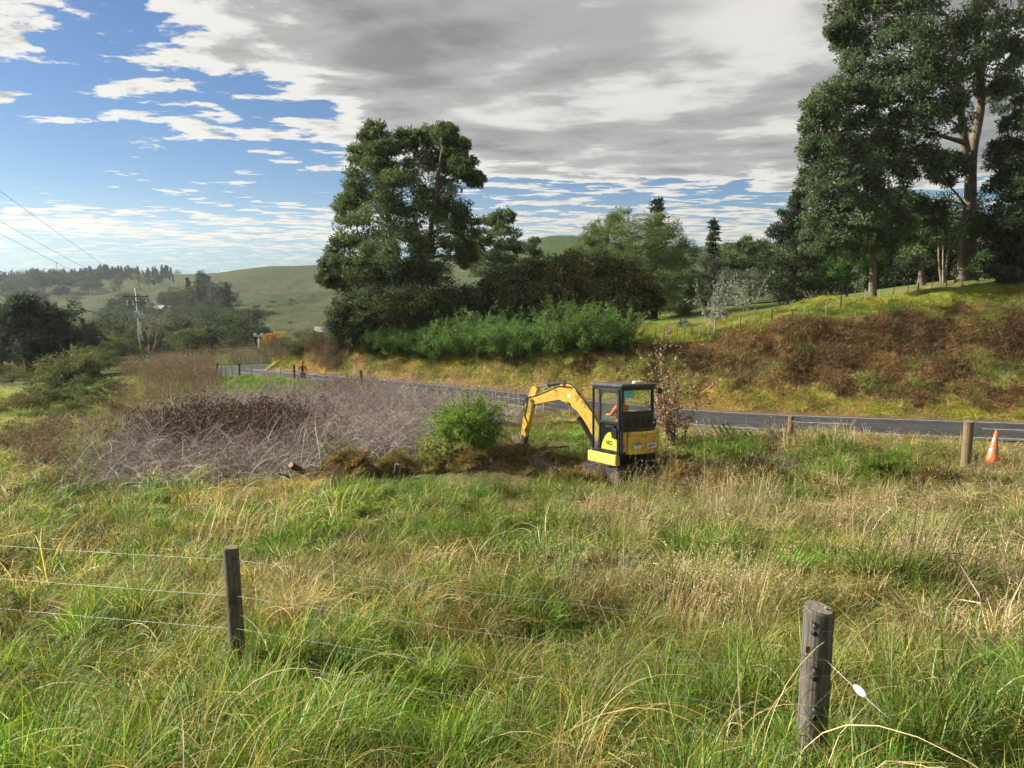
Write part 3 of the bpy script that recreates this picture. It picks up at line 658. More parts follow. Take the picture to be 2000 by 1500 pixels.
# loose pale canes over the edge of the thicket, dead stalks round the digging and by the road
pp = np.array([(rng.uniform(600, 960), rng.uniform(800, 880)) for _ in range(36)] + [(rng.uniform(960, 1010), rng.uniform(850, 900)) for _ in range(12)] + [(rng.uniform(1330, 1700), rng.uniform(850, 900)) for _ in range(10)] + [(rng.uniform(640, 780), rng.uniform(790, 815)) for _ in range(16)])
g = ground_at(pp[:, 0], pp[:, 1]); n = len(g)
setE = proto_set('pale_cane', [canes(5, (1.0, 2.2), (.006, .011), [(.42, .37, .31), (.34, .29, .25), (.26, .2, .16)], spread=.4, up=2.2), canes(7, (.8, 1.8), (.004, .008), [(.40, .35, .29), (.3, .22, .17)], spread=.5, up=1.4)])
scatter('dead_stalks', setE, g, rng.uniform(0, 6.28, n), rng.uniform(.7, 1.15, n), rng.integers(0, 2, n), tints(n), 'pale dead stalks standing out of the thicket and round the digging', 'stalks')
# --- upright brown weeds on the brow and the slope on the left
setD = proto_set('brown_weed', [weeds(w=.013), weeds(20, (.5, 2.0), w=.013), weeds(20, (.7, 1.4), [(.20, .17, .08), (.15, .15, .06), (.26, .22, .12)])])
pp = []
for poly, k in (([(235, 735), (330, 712), (440, 706), (580, 700), (600, 705), (560, 714), (430, 722), (420, 760), (300, 762)], 240), ([(150, 850), (260, 770), (420, 755), (440, 790), (330, 830), (200, 880)], 230), ([(600, 700), (660, 690), (660, 735), (610, 725)], 60), ([(0, 870), (140, 830), (170, 900), (60, 940)], 90), ([(560, 780), (680, 765), (760, 775), (700, 790)], 70)):
    P_ = np.asarray(poly, float); lo, hi = P_.min(0), P_.max(0); c = 0
    while c < k:
        q = rng.uniform(lo, hi)
        if inpoly(q[0], q[1], poly): pp.append(q); c += 1
pp = np.array(pp); g = ground_at(pp[:, 0], pp[:, 1]); n = len(g); D, Zr, Sg = road_near(g[:, 0], g[:, 1]); k_ = D > 3.3; g = g[k_]; n = len(g)
scatter('brown_weeds', setD, g, rng.uniform(0, 6.28, n), rng.uniform(.7, 1.3, n) * np.clip(np.hypot(g[:, 0], g[:, 1]) / 70, .55, 1.15), rng.integers(0, 3, n), tints(n, .18), 'upright reddish brown dead weeds along the brow in front of the bend', 'weeds')
# ------------------------------------------------------------------ trees
M_LEAF = foliage_mat('leaf', .36, .62, spec=.18, gain=1.5)
M_FEATHER = foliage_mat('feathery_leaf', .42, .6, spec=.2, gain=1.25)
def bark(name, c0, c1, sc=3):
    m, nt = new_mat(name); v = nd(nt, 'ShaderNodeTexCoord').outputs['Object']
    v2 = nd(nt, 'ShaderNodeMapping', {0: v, 3: (1, 1, .18)}).outputs[0]
    n = noise_n(nt, v2, sc * 3, 5, .65); c = mixc(nt, sstep(nt, n, .35, .65), c0, c1)
    p = nd(nt, 'ShaderNodeBsdfPrincipled', {'Base Color': c, 'Roughness': .85, 'Specular IOR Level': .2})
    b = nd(nt, 'ShaderNodeBump', {'Strength': .8, 'Distance': .05, 'Height': n}); nt.links.new(b.outputs[0], p.inputs['Normal']); out(nt, p.outputs[0]); return m
B_EUC = bark('eucalypt_bark', (.10, .075, .055), (.23, .18, .14)); B_PALE = bark('pale_bark', (.20, .16, .12), (.36, .31, .26)); B_DARK = bark('dark_bark', (.045, .035, .028), (.10, .08, .065))
def unit(a): return a / (np.linalg.norm(a, axis=-1, keepdims=True) + 1e-9)
def leaves(mb, P, out_dir, L, Wd, cols, droop=.3, outw=.5, jit=.2, rnd=1.0):
    n = len(P); a = unit(rng.standard_normal((n, 3)) * rnd + out_dir * outw + np.array([0, 0, -droop]))
    b = unit(np.cross(a, rng.standard_normal((n, 3)))); c = np.cross(a, b)
    l = (L * rng.uniform(.6, 1.35, n))[:, None]; w = l * (Wd / L) * .5
    m = P + a * l * .45 + c * l * .08
    V = np.stack([P, m + b * w, P + a * l, m - b * w], 1).reshape(-1, 3)
    mb.add(V, np.arange(len(V)).reshape(-1, 4), np.repeat(pick(cols, n, jit), 4, 0))
def crown(lobes, dens, L, Wd, cols, droop=.3, clump=.36, shell=.55, hollow=.35, clumptint=.18, flat=.75, perclump=None, leafn=120):
    """lobes: (centre, radius, flattening). Leaves sit in clumps spread over each lobe's outer half."""
    mb = MB(); cents = []
    for (c, r_, fl) in lobes:
        nc = max(5, int(dens * 9)); d = unit(rng.standard_normal((nc, 3))); d[:, 2] = d[:, 2] * .9 + .12; d = unit(d)
        rr = r_ * (shell + (1 - shell) * rng.uniform(0, 1, nc) ** .6); cc = np.asarray(c) + d * rr[:, None] * np.array([1, 1, fl])
        cr = r_ * clump * rng.uniform(.65, 1.25, nc)
        for k in range(nc):
            n = int(leafn * rng.uniform(.6, 1.3)); u = unit(rng.standard_normal((n, 3))); q = rng.uniform(hollow, 1, n) ** .7
            P = cc[k] + u * (q * cr[k])[:, None] * np.array([1, 1, flat]); up = u[:, 2]
            P[:, 2] += np.where(up < -.2, .35 * cr[k] * (-up - .2), 0)
            tint = 1 + clumptint * rng.standard_normal()
            leaves(mb, P, u, L, Wd, np.asarray(cols) * np.clip(tint, .55, 1.6), droop)
        cents.append((np.asarray(c), cc))
    return mb, cents
def limb(mb, p0, p1, r0, r1, sag=.0, seg=7, sides=6, wob=.04):
    p0 = np.asarray(p0, float); p1 = np.asarray(p1, float); t = np.linspace(0, 1, seg + 1)[:, None]; l = np.linalg.norm(p1 - p0)
    mid = (p0 + p1) / 2 + np.array([0, 0, sag * l]) + rng.standard_normal(3) * wob * l
    mb.tube((1 - t) ** 2 * p0 + 2 * t * (1 - t) * mid + t * t * p1, np.linspace(r0, r1, seg + 1), sides)
def tree(name, base, lobes, dens, L, Wd, cols, label, cat='tree', trunks=None, tr=.35, barkm=None, group=None, twig=.35, leafm=None, **kw):
    """lobes as (px, py, r_px, depth shift, flattening) seen from the photograph's place; all at real distance and size."""
    base = np.asarray(base, float); d0 = base[1]
    LB = []
    for lb in lobes:
        q = list(lb) + [0, .85][len(lb) - 3:] if len(lb) < 5 else list(lb)
        dd = d0 + q[3]; c = np.array(at(q[0], q[1], dd)) - base; LB.append((c, q[2] / F * dd, q[4]))
    cm, cents = crown(LB, dens, L, Wd, cols, **kw)
    root = empty(name, base); tag(root, label, cat, group)
    tm = MB()
    if trunks is None:
        top = np.mean([c for c, r_, f in LB], 0); trunks = [([(0, 0, -.4), (top[0] * .25, top[1] * .25, top[2] * .45), (top[0] * .8, top[1] * .8, top[2] * 1.05)], tr)]
    else:
        trunks = [([tuple(np.array(at(a, b, d0 + s)) - base) for a, b, s in P], r_) for P, r_ in trunks]
    pts = []
    for P, r_ in trunks:
        pa = catmull(np.asarray(P, float), .4); pr = np.linspace(1, .28, len(pa)) * r_; pr[:3] *= np.array([1.5, 1.25, 1.1])[:len(pr[:3])]
        tm.tube(pa, pr, 9); pts += [(p, q) for p, q in zip(pa, pr)]
    TP = np.array([p for p, q in pts]); TR = np.array([q for p, q in pts])
    for (c, r_, f), (_, cc) in zip(LB, cents):
        dist = np.linalg.norm(TP - c, axis=1) + np.maximum(0, TP[:, 2] - c[2] + .25 * r_) * 3
        k = dist.argmin(); limb(tm, TP[k], c, min(TR[k] * .7, .035 * np.linalg.norm(TP[k] - c) + .03), .03, .08)
        for q in cc[rng.uniform(0, 1, len(cc)) < twig]: limb(tm, c, q, .035, .012, .06, 4, 4)
    tm.build('trunk', barkm or B_EUC, root, smooth=True)
    cm.build('crown', leafm or M_LEAF, root)
    return root
def gb(px, py, d=None):
    """base point on the ground: below a pixel at distance d, or where the pixel meets the ground"""
    if d is None: return ground_at(px, py)[0]
    q = at(px, py, d); return np.array([q.x, q.y, Hf(q.x, q.y)])
EUC = [(.05, .085, .04), (.068, .105, .048), (.038, .064, .034), (.095, .13, .06), (.07, .085, .042)]
EUCW = [(.05, .085, .036), (.068, .11, .042), (.038, .064, .03), (.095, .125, .055), (.07, .08, .038)]
DARK = [(.025, .042, .02), (.035, .055, .025), (.02, .033, .018), (.05, .065, .03)]
PALEG = [(.10, .155, .055), (.13, .18, .06), (.08, .13, .045), (.15, .19, .08)]
MAGN = [(.055, .072, .026), (.075, .08, .03), (.04, .055, .02), (.13, .10, .045), (.20, .18, .11)]
FEATH = [(.10, .205, .05), (.14, .26, .065), (.065, .14, .036), (.18, .30, .085)]
SILV = [(.20, .25, .23), (.27, .32, .30), (.15, .20, .18)]
# the tall gum beyond the bend
tree('eucalyptus_tree', gb(800, 660, 68), [(733, 262, 26, 0), (715, 300, 32, 2), (745, 305, 36, -2), (790, 278, 26, 3), (770, 330, 42, 0), (835, 268, 22, 2), (868, 262, 26, -2), (893, 290, 22, 0), (850, 310, 34, 3), (905, 330, 28, -2), (928, 352, 18, 0),
      (720, 355, 42, -2), (790, 375, 50, -4), (850, 375, 42, 3), (690, 385, 30, 0), (690, 410, 34, 2), (745, 425, 52, -4), (815, 440, 54, -3), (880, 410, 34, 2), (905, 440, 30, 0), (700, 465, 46, 0), (675, 490, 36, -2), (775, 490, 56, -5), (850, 490, 46, 1), (895, 480, 30, 3),
      (655, 520, 26, -3), (642, 545, 20, -3), (665, 550, 30, 0), (720, 520, 46, -4), (910, 500, 22, 2), (830, 530, 44, 0)],
     3.1, .34, .11, EUCW, 'tall grey green gum tree with ragged billowing crown at the road bend',
     trunks=[([(800, 668, 0), (785, 560, 0), (760, 430, 0), (735, 300, 0)], .55), ([(805, 668, 0), (825, 540, 1), (845, 420, 1), (865, 285, 0)], .48), ([(795, 668, -1), (740, 560, -2), (700, 460, -1)], .38)], leafn=120, clump=.40)
tree('eucalyptus_tree', gb(770, 665, 63), [(715, 560, 48, 0), (775, 545, 55, 1), (835, 555, 50, 2), (690, 610, 45, 0), (745, 605, 55, -2), (810, 605, 55, -2), (865, 595, 45, 0), (700, 640, 34, -1), (880, 630, 35, 0), (760, 640, 40, -1), (830, 640, 40, -1), (905, 585, 30, 3)],
     3.0, .30, .10, [(.035, .055, .022), (.045, .07, .028), (.03, .045, .02), (.06, .075, .03)], 'low dense dark green gum spreading beneath the tall ragged gum', trunks=[([(770, 668, 0), (765, 610, 0), (790, 560, 0)], .35), ([(775, 668, 0), (830, 620, 0), (850, 570, 0)], .28)], leafn=120, clump=.4)
tree('broadleaf_tree', gb(680, 668, 62), [(675, 600, 28, 0), (690, 630, 36, 0), (665, 635, 24, 0), (700, 650, 25, -1)], 2.6, .22, .09, DARK, 'small dark bushy tree at the tip of the bank beside the bend', tr=.14, leafn=100)
tree('eucalyptus_tree', gb(968, 620, 98), [(985, 425, 20, 0), (960, 440, 24, 1), (940, 465, 22, 0), (985, 460, 28, -2), (960, 490, 34, 0), (1000, 485, 22, 1), (945, 520, 30, 0), (985, 525, 34, 0), (965, 560, 34, 0)], 2.0, .45, .15, EUC, 'slim grey green gum standing behind the tall gum above the dark rounded tree', tr=.35, leafn=80)
tree('eucalyptus_tree', gb(1038, 600, 112), [(1043, 472, 10, 0), (1032, 490, 13, 0), (1050, 497, 11, 0), (1036, 512, 14, 0), (1048, 530, 16, 0)], 1.6, .42, .14, EUC, 'small thin gum silhouetted against the bare hill', tr=.16, leafn=50)
tree('magnolia_tree', gb(1120, 640, 66), [(945, 590, 34, 0), (985, 560, 41, 0), (1030, 545, 41, 1), (1075, 545, 48, 0), (1120, 535, 48, 2), (1165, 540, 50, -1), (1210, 550, 50, 0), (1245, 570, 41, 0), (1270, 585, 25, 0), (1010, 600, 46, -2), (1070, 595, 51, -3), (1130, 590, 55, -3), (1190, 595, 55, -3), (1245, 605, 34, -1), (960, 625, 32, -1), (1120, 625, 46, -2), (1200, 630, 39, -1)],
     6.0, .26, .14, MAGN, 'broad dark rounded tree with glossy brown tinged leaves behind the feathery hedge', tr=.3, leafn=100, clump=.36, shell=.62, droop=.1,
     trunks=[([(1120, 650, 0), (1110, 600, 0), (1080, 560, 0)], .25), ([(1180, 650, 0), (1200, 600, 0), (1220, 560, 0)], .22), ([(1266, 624, 0), (1266, 600, 0), (1262, 580, 0)], .14)])
tree('acacia_tree', gb(1230, 610, 84), [(1165, 462, 24, 0), (1150, 490, 34, 0), (1200, 440, 22, 2), (1195, 470, 40, -1), (1240, 445, 36, 0), (1285, 450, 36, 0), (1255, 485, 46, -2), (1310, 475, 38, 0), (1335, 505, 36, 1), (1165, 525, 40, -1), (1210, 525, 46, -3), (1270, 530, 50, -3), (1320, 545, 44, 0), (1345, 560, 30, 0), (1120, 495, 18, 0), (1290, 575, 44, -1), (1335, 590, 34, 0)],
     2.8, .34, .06, PALEG, 'wide pale green feathery tree behind the dark rounded tree', tr=.3, leafn=120, leafm=M_FEATHER, droop=.5, clump=.42)
tree('acacia_tree', gb(1215, 600, 90), [(1205, 415, 12, 0), (1222, 410, 10, 1), (1190, 428, 12, 0), (1165, 435, 10, 0), (1150, 445, 9, 0)], 1.0, .4, .1, SILV, 'thin grey topped tree poking above the pale feathery tree', tr=.15, leafn=28, twig=.9)
def conifer(name, base, h, rad, label, cols, dens=1.0, L=.5, group=None, ratio=.0, tiers=16, lean=0):
    base = np.asarray(base, float); mb = MB(); tm = MB(); z0 = h * ratio
    for i in range(tiers):
        t = i / (tiers - 1); z = z0 + (h - z0) * t; rr = rad * (1 - t) ** .8 * rng.uniform(.8, 1.15) + .04 * rad
        nb = max(4, int((11 - 6 * t) * dens))
        for k in range(nb):
            a = rng.uniform(0, 6.28); ln = rr * rng.uniform(.7, 1.15); p1 = np.array([math.cos(a) * ln, math.sin(a) * ln, z + ln * rng.uniform(-.15, .30)])
            limb(tm, (0, 0, z - .05 * h * (1 - t)), p1, .03 * rad * .4 + .01, .006, 0, 3, 3)
            m = int(34 * dens); s = rng.uniform(.25, 1.05, m)[:, None]; P = np.array([0, 0, z]) * (1 - s) + p1 * s + rng.normal(0, .10 * rad + .05, (m, 3)) * np.array([1, 1, .6])
            leaves(mb, P, np.tile(unit(p1 - np.array([0, 0, z])), (m, 1)), L, L * .34, np.asarray(cols) * np.clip(1 + .2 * rng.standard_normal(), .6, 1.5), .1, .9)
    tm.tube([(0, 0, -.3), (0, 0, h * .5), (0, 0, h * .98)], [h * .022, h * .013, .01], 7)
    root = empty(name, base); tag(root, label, 'tree', group); tm.build('trunk', B_DARK, root, smooth=True); mb.build('crown', M_LEAF, root); return root
conifer('cypress_tree', gb(1278, 600, 100), 15.0, 2.6, 'dark pointed cypress top rising behind the wide pale feathery tree', DARK, 1.0, .6)
conifer('conifer_tree', gb(1388, 590, 105), 12.0, 1.7, 'thin dark conifer standing in the gap beneath the small far hill', DARK, 1.0, .5)
tree('conifer_tree', gb(1385, 590, 96), [(1385, 520, 26, 0), (1405, 545, 30, 0), (1370, 555, 24, 0)], 2.2, .34, .1, [(.04, .05, .045), (.06, .07, .06), (.08, .08, .07)], 'grey green shrubby tree under the thin dark conifer', tr=.15, leafn=80)
tree('acacia_tree', gb(1465, 585, 98), [(1465, 480, 22, 0), (1440, 500, 30, 0), (1490, 495, 28, 0), (1465, 520, 36, 0), (1500, 530, 30, 0), (1430, 530, 28, 0)], 2.4, .4, .1, [(.06, .11, .035), (.085, .14, .045), (.05, .085, .03)], 'mid green spreading tree behind the silver saplings', tr=.2, leafn=80)
tree('acacia_tree', gb(1450, 590, 90), [(1430, 550, 26, 0), (1465, 555, 30, 0), (1500, 560, 28, 0), (1410, 575, 22, 0)], 2.4, .3, .07, [(.10, .115, .09), (.13, .145, .12), (.08, .085, .07)], 'smoky grey leafed shrub behind the silver saplings', tr=.12, leafn=80)
tree('cypress_tree', gb(1545, 585, 80), [(1560, 385, 16, 0), (1550, 415, 24, 0), (1530, 450, 28, 0), (1570, 450, 34, 0), (1545, 490, 46, -1), (1595, 490, 36, 0), (1530, 535, 46, -1), (1590, 540, 46, -2), (1560, 570, 40, -1)], 3.2, .34, .10, DARK, 'tall dark cypress at the edge of the grove above the hillside fence', tr=.35, leafn=110)
# the grove on the hill
tree('eucalyptus_tree', gb(1703, 590, 61), [(1610, 205, 34, 0), (1640, 190, 40, 2), (1595, 245, 32, 0), (1600, 300, 36, -1), (1585, 345, 24, 0), (1645, 290, 44, 2), (1620, 360, 46, -2), (1680, 350, 48, 0), (1610, 420, 44, -2), (1665, 425, 52, -3), (1720, 410, 46, 0), (1640, 470, 44, -3), (1700, 465, 44, -2), (1600, 470, 34, 0), (1750, 445, 38, 0), (1735, 340, 40, 2), (1690, 260, 44, 1)],
     3.0, .34, .11, EUC, 'leaning gum with a bare trunk at the fence on the hillside', trunks=[([(1703, 588, 0), (1705, 520, 0), (1700, 470, 0), (1680, 400, 0), (1650, 300, 0), (1625, 220, 0)], .32), ([(1702, 500, 0), (1730, 420, 0), (1735, 350, 1)], .2)], leafn=125, clump=.42)
tree('eucalyptus_tree', gb(1890, 552, 66), [(1655, 20, 36, 0), (1640, 60, 22, -1), (1665, 90, 34, 0), (1710, 40, 50, 2), (1770, 20, 55, 0), (1700, 130, 46, -2), (1755, 100, 56, -3), (1820, 60, 60, 0), (1690, 200, 50, -2), (1750, 180, 56, -4), (1810, 150, 60, -4), (1865, 110, 60, -2), (1920, 60, 55, 1), (1960, 20, 50, 3), (1980, 90, 40, 0), (1780, 250, 52, -4), (1840, 230, 52, -3), (1735, 290, 46, 0), (1930, 150, 46, -1), (1800, 320, 44, -2), (1960, 190, 40, 2), (1850, 330, 34, 0), (1770, 390, 34, 0), (1840, -60, 70, 0), (1740, -60, 60, 0), (1930, -80, 60, 0), (1820, 420, 34, 1), (1790, 470, 40, 0)],
     2.7, .36, .12, EUC, 'giant gum with a thick forked trunk on top of the hill', trunks=[([(1892, 556, 0), (1893, 470, 0), (1895, 380, 0), (1898, 300, 0), (1915, 200, 0), (1910, 90, 0), (1905, -40, 0)], .66), ([(1893, 330, 0), (1880, 250, -1), (1870, 150, -2), (1850, 30, -2)], .42), ([(1880, 552, -.5), (1878, 470, -1), (1885, 400, -1)], .5)], leafn=125, clump=.40, twig=.5)
tree('broadleaf_tree', gb(1800, 562, 72), [(1770, 430, 40, 0), (1820, 460, 42, 0), (1790, 500, 34, 0), (1840, 500, 34, 0)], 2.6, .3, .1, DARK, 'dark tree with a plain grey trunk behind the leaning gum', trunks=[([(1800, 565, 0), (1800, 520, 0), (1805, 450, 0)], .38)], leafn=100)
tree('acacia_tree', gb(1655, 560, 76), [(1640, 500, 30, 0), (1680, 495, 34, 0), (1665, 525, 34, -1), (1625, 530, 24, 0), (1705, 520, 24, 0)], 2.4, .3, .08, [(.07, .15, .035), (.09, .18, .04), (.05, .11, .03)], 'bright green bushy tree in the shade behind the leaning gum trunk', tr=.14, leafn=95, leafm=M_FEATHER)
r0 = empty('bare_stemmed_tree', gb(1845, 545, 70)); tag(r0, 'slender pale many stemmed tree beside the giant gum trunk', 'tree'); tm = MB(); cm = MB()
for k in range(7):
    e_ = np.array(at(1835 + 6 * k + rng.normal(0, 6), 440 + rng.uniform(-30, 20), 70 + rng.normal(0, .8))) - np.array(r0.location); limb(tm, (rng.normal(0, .12), rng.normal(0, .12), -.3), e_, .11, .03, 0, 8, 6, .05)
    for q in range(5):
        P = e_ + rng.normal(0, .8, (50, 3)); leaves(cm, P, np.zeros((50, 3)), .3, .1, EUC)
tm.build('trunk', B_PALE, r0, smooth=True); cm.build('crown', M_LEAF, r0)
for k, (px, py, d, rr, lab) in enumerate(((1960, 548, 62, 60, 'dark spreading conifer at the hilltop edge, nearest the giant gum'), (1990, 552, 58, 62, 'dark low boughed conifer cut by the edge of the view beside the hilltop'), )):
    tree('cypress_tree', gb(px, py, d), [(px - 10, py - 30, rr * .7, 0), (px + 20, py - 90, rr * .8, 1), (px - 20, py - 110, rr * .7, 0), (px + 10, py - 180, rr * .7, 0), (px + 5, py - 250, rr * .6, 1), (px + 30, py - 310, rr * .5, 0), (px + 60, py - 60, rr, 0), (px + 50, py - 220, rr * .8, 0)], 3.0, .34, .1, DARK if k else [(.04, .065, .022), (.055, .085, .03), (.03, .05, .02)], lab, tr=.4, leafn=115)
for px, py, d, rr, lab in ((1730, 560, 92, 46, 'dark shade tree at the back of the grove behind the leaning gum'), (1850, 550, 92, 52, 'dark shade tree at the back of the grove behind the slender stems'), (1620, 578, 94, 42, 'dark shade tree at the back of the grove beside the tall cypress'), (1940, 545, 88, 52, 'dark shade tree at the back of the grove behind the giant gum trunk'), (1780, 556, 98, 50, 'dark shade tree deep in the grove between the trunks')):
    tree('broadleaf_tree', gb(px, py, d), [(px, py - 30, rr, 0), (px - 25, py - 70, rr, 0), (px + 25, py - 80, rr, 1), (px, py - 130, rr, 0), (px + 10, py - 10, rr * .9, -1)], 2.6, .42, .14, [(.02, .034, .016), (.028, .045, .02), (.016, .026, .013)], lab, tr=.3, leafn=85)

# ------------------------------------------------------------------ plants made of sprays: feathery hedge, silver saplings, shrubs
def spray(name, base, n, h, spread, label, cat, cols, leaf=(.12, .02), per=60, up=1.6, droop=.10, bare=.15, stem=.02, barkm=None, group=None, leafm=None, wob=.06, leafdroop=.1, outw=.9, lenr=(.65, 1.05), jl=.06, sub=0):
    base = np.asarray(base, float); tm = MB(); mb = MB()
    def run(p, v, l, r_, k=9, lv=per, d_=droop):
        st = l / k; P = [p.copy()]; ds = []
        for _ in range(k):
            v = unit(v + np.array([0, 0, -d_]) + rng.standard_normal(3) * wob); p = p + v * st; P.append(p.copy()); ds.append(v)
        P = np.array(P); tm.tube(P, np.linspace(r_, .004, len(P)), 4, cap=False)
        s = rng.uniform(bare, 1, lv) * (len(P) - 1.001); i_ = s.astype(int); Q = P[i_] + (P[i_ + 1] - P[i_]) * (s - i_)[:, None]
        leaves(mb, Q + rng.normal(0, jl, Q.shape), np.array(ds)[i_], leaf[0], leaf[1], cols, leafdroop, outw); return P, np.array(ds)
    for i in range(n):
        a = rng.uniform(0, 6.28); s = spread * math.sqrt(rng.uniform(0, 1)); p = np.array([math.cos(a) * s * .12, math.sin(a) * s * .12, -.1])
        v = unit(np.array([math.cos(a) * s, math.sin(a) * s, up * h / 2]) / max(h, .1)); l = h * rng.uniform(*lenr)
        P, ds = run(p, v, l, stem)
        for _ in range(sub):
            k = rng.integers(2, 8); run(P[k], unit(ds[k] + rng.standard_normal(3) * .7), l * rng.uniform(.25, .5), stem * .5, 5, per // 2)
    root = empty(name, base); tag(root, label, cat, group); tm.build('stem', barkm or B_DARK, root); mb.build('foliage', leafm or M_FEATHER, root); return root
FH = [(768, 696, 57, 2.6, 1.5, 'low feathery shrub between the second and third shrubs of the hedge'), (832, 698, 56, 2.8, 1.5, 'feathery green shrub wedged between the third and staked shrubs'), (942, 699, 55, 3.1, 1.6, 'feathery green shrub just right of the tall spiky topped one'), (1020, 698, 54, 2.9, 1.5, 'lower feathery shrub at the left edge of the low gap'), (668, 682, 62, 3.4, 1.6, 'darkest shrub of the feathery hedge, at its end by the bend'), (735, 694, 58, 2.5, 1.5, 'low feathery green shrub second along the hedge from the bend'), (800, 696, 57, 3.0, 1.6, 'feathery green shrub third along the hedge from the bend'), (862, 700, 55, 3.0, 1.5, 'feathery green shrub with pale stake beside it in the middle of the hedge'),
      (905, 698, 56, 3.9, 1.7, 'tall spiky topped feathery shrub in front of the dark gum'), (985, 698, 54, 3.5, 1.8, 'broad feathery green shrub just left of the low gap in the hedge'), (1050, 697, 55, 2.4, 1.3, 'shortest feathery shrub, in the low gap of the hedge'), (1100, 694, 53, 4.0, 1.9, 'bushy upright feathery shrub just right of the low gap in the hedge'), (1150, 692, 53, 4.0, 1.9, 'tall bright feathery shrub second from the open lawn'), (1200, 690, 53, 3.6, 1.9, 'wide bright feathery shrub at the lawn end of the hedge')]
for i, (px, py, d, h, sp, lab) in enumerate(FH):
    c = np.asarray(FEATH) * ((.62 if px < 850 else .95) * rng.uniform(.85, 1.15))  # end by the bend darkened: the gum's shade is put into the leaf colour
    gq = ground_at(px, py + 3, 48)[0]
    spray('feathery_shrub', gq if gq[1] < 75 else gb(px, py, d), 40, h * 1.0, sp * 1.05, lab, 'shrub', c, (.22, .04), 66, 1.5, .03, .08, .03, group='feathery green shrubs along the bank top', sub=3, jl=.09, lenr=(.6, 1.08))
for px, py, d, h, sp, lab in ((1383, 650, 57, 3.9, .9, 'tall silver leafed sapling swept to one side behind the fence'), (1468, 632, 57, 3.9, 1.3, 'silver leafed sapling with a pale wrapped stem behind the fence'), (1350, 640, 60, 1.5, 1.6, 'low spreading silver shrub by the fence near the lawn'), (1405, 642, 62, 3.0, .9, 'thin silver sapling with bent bare stem between the two tall saplings'), (1590, 600, 60, 1.3, 1.0, 'small silver sapling by the fence below the dark cypress'), (1555, 610, 61, 1.0, .8, 'smallest silver sapling by the fence')):
    spray('silver_sapling', gb(px, py, d), 5, h, sp * 1.6, lab, 'sapling', SILV, (.26, .09), 16, 1.6, .02, .35, .03, B_PALE, 'silver leafed saplings on the hillside', sub=5, jl=.10, outw=.4)
# the two shrubs beside the digger
spray('weeping_shrub', gb(915, 884, 21.3), 110, 2.1, .62, 'dense bright green weeping shrub between the brambles and the digger', 'shrub', [(.12, .22, .035), (.17, .28, .05), (.08, .15, .03), (.23, .32, .09)], (.12, .022), 95, 2.0, .13, .12, .014, sub=4, jl=.05, leafdroop=.7, outw=.6, lenr=(.65, 1.0))
spray('leafy_shrub', gb(862, 884, 20.9), 48, 1.05, .75, 'small pale speckled shrub leaning against the weeping shrub', 'shrub', [(.16, .22, .06), (.24, .27, .10), (.09, .14, .04), (.30, .26, .08)], (.075, .04), 70, 1.5, .06, .15, .01, sub=3, jl=.05, lenr=(.6, 1.05))
# sapling with dead leaves behind the digger
spray('dead_leaf_sapling', gb(1318, 885, 22.2), 16, 3.7, 1.5, 'bare young poplar with curled brown leaves just behind the digger', 'sapling', [(.26, .165, .12), (.34, .24, .19), (.17, .10, .07), (.42, .33, .27), (.12, .08, .06)], (.075, .055), 62, 3.0, -.01, .12, .016, B_DARK, sub=4, jl=.03, leafdroop=.5, outw=.2, lenr=(.5, 1.0), wob=.05)
for px, py, d, h, sp, lab in ((150, 748, 62, 3.9, 2.6, 'big olive green bush standing alone on the slope below the utility pole'),):
    spray('olive_bush', gb(px, py, d), 60, h, sp, lab, 'shrub', [(.07, .085, .035), (.10, .115, .045), (.05, .065, .028), (.14, .145, .06)], (.26, .07), 80, 1.3, .02, .15, .05, sub=4, jl=.16, lenr=(.55, 1.0), leafm=M_LEAF)
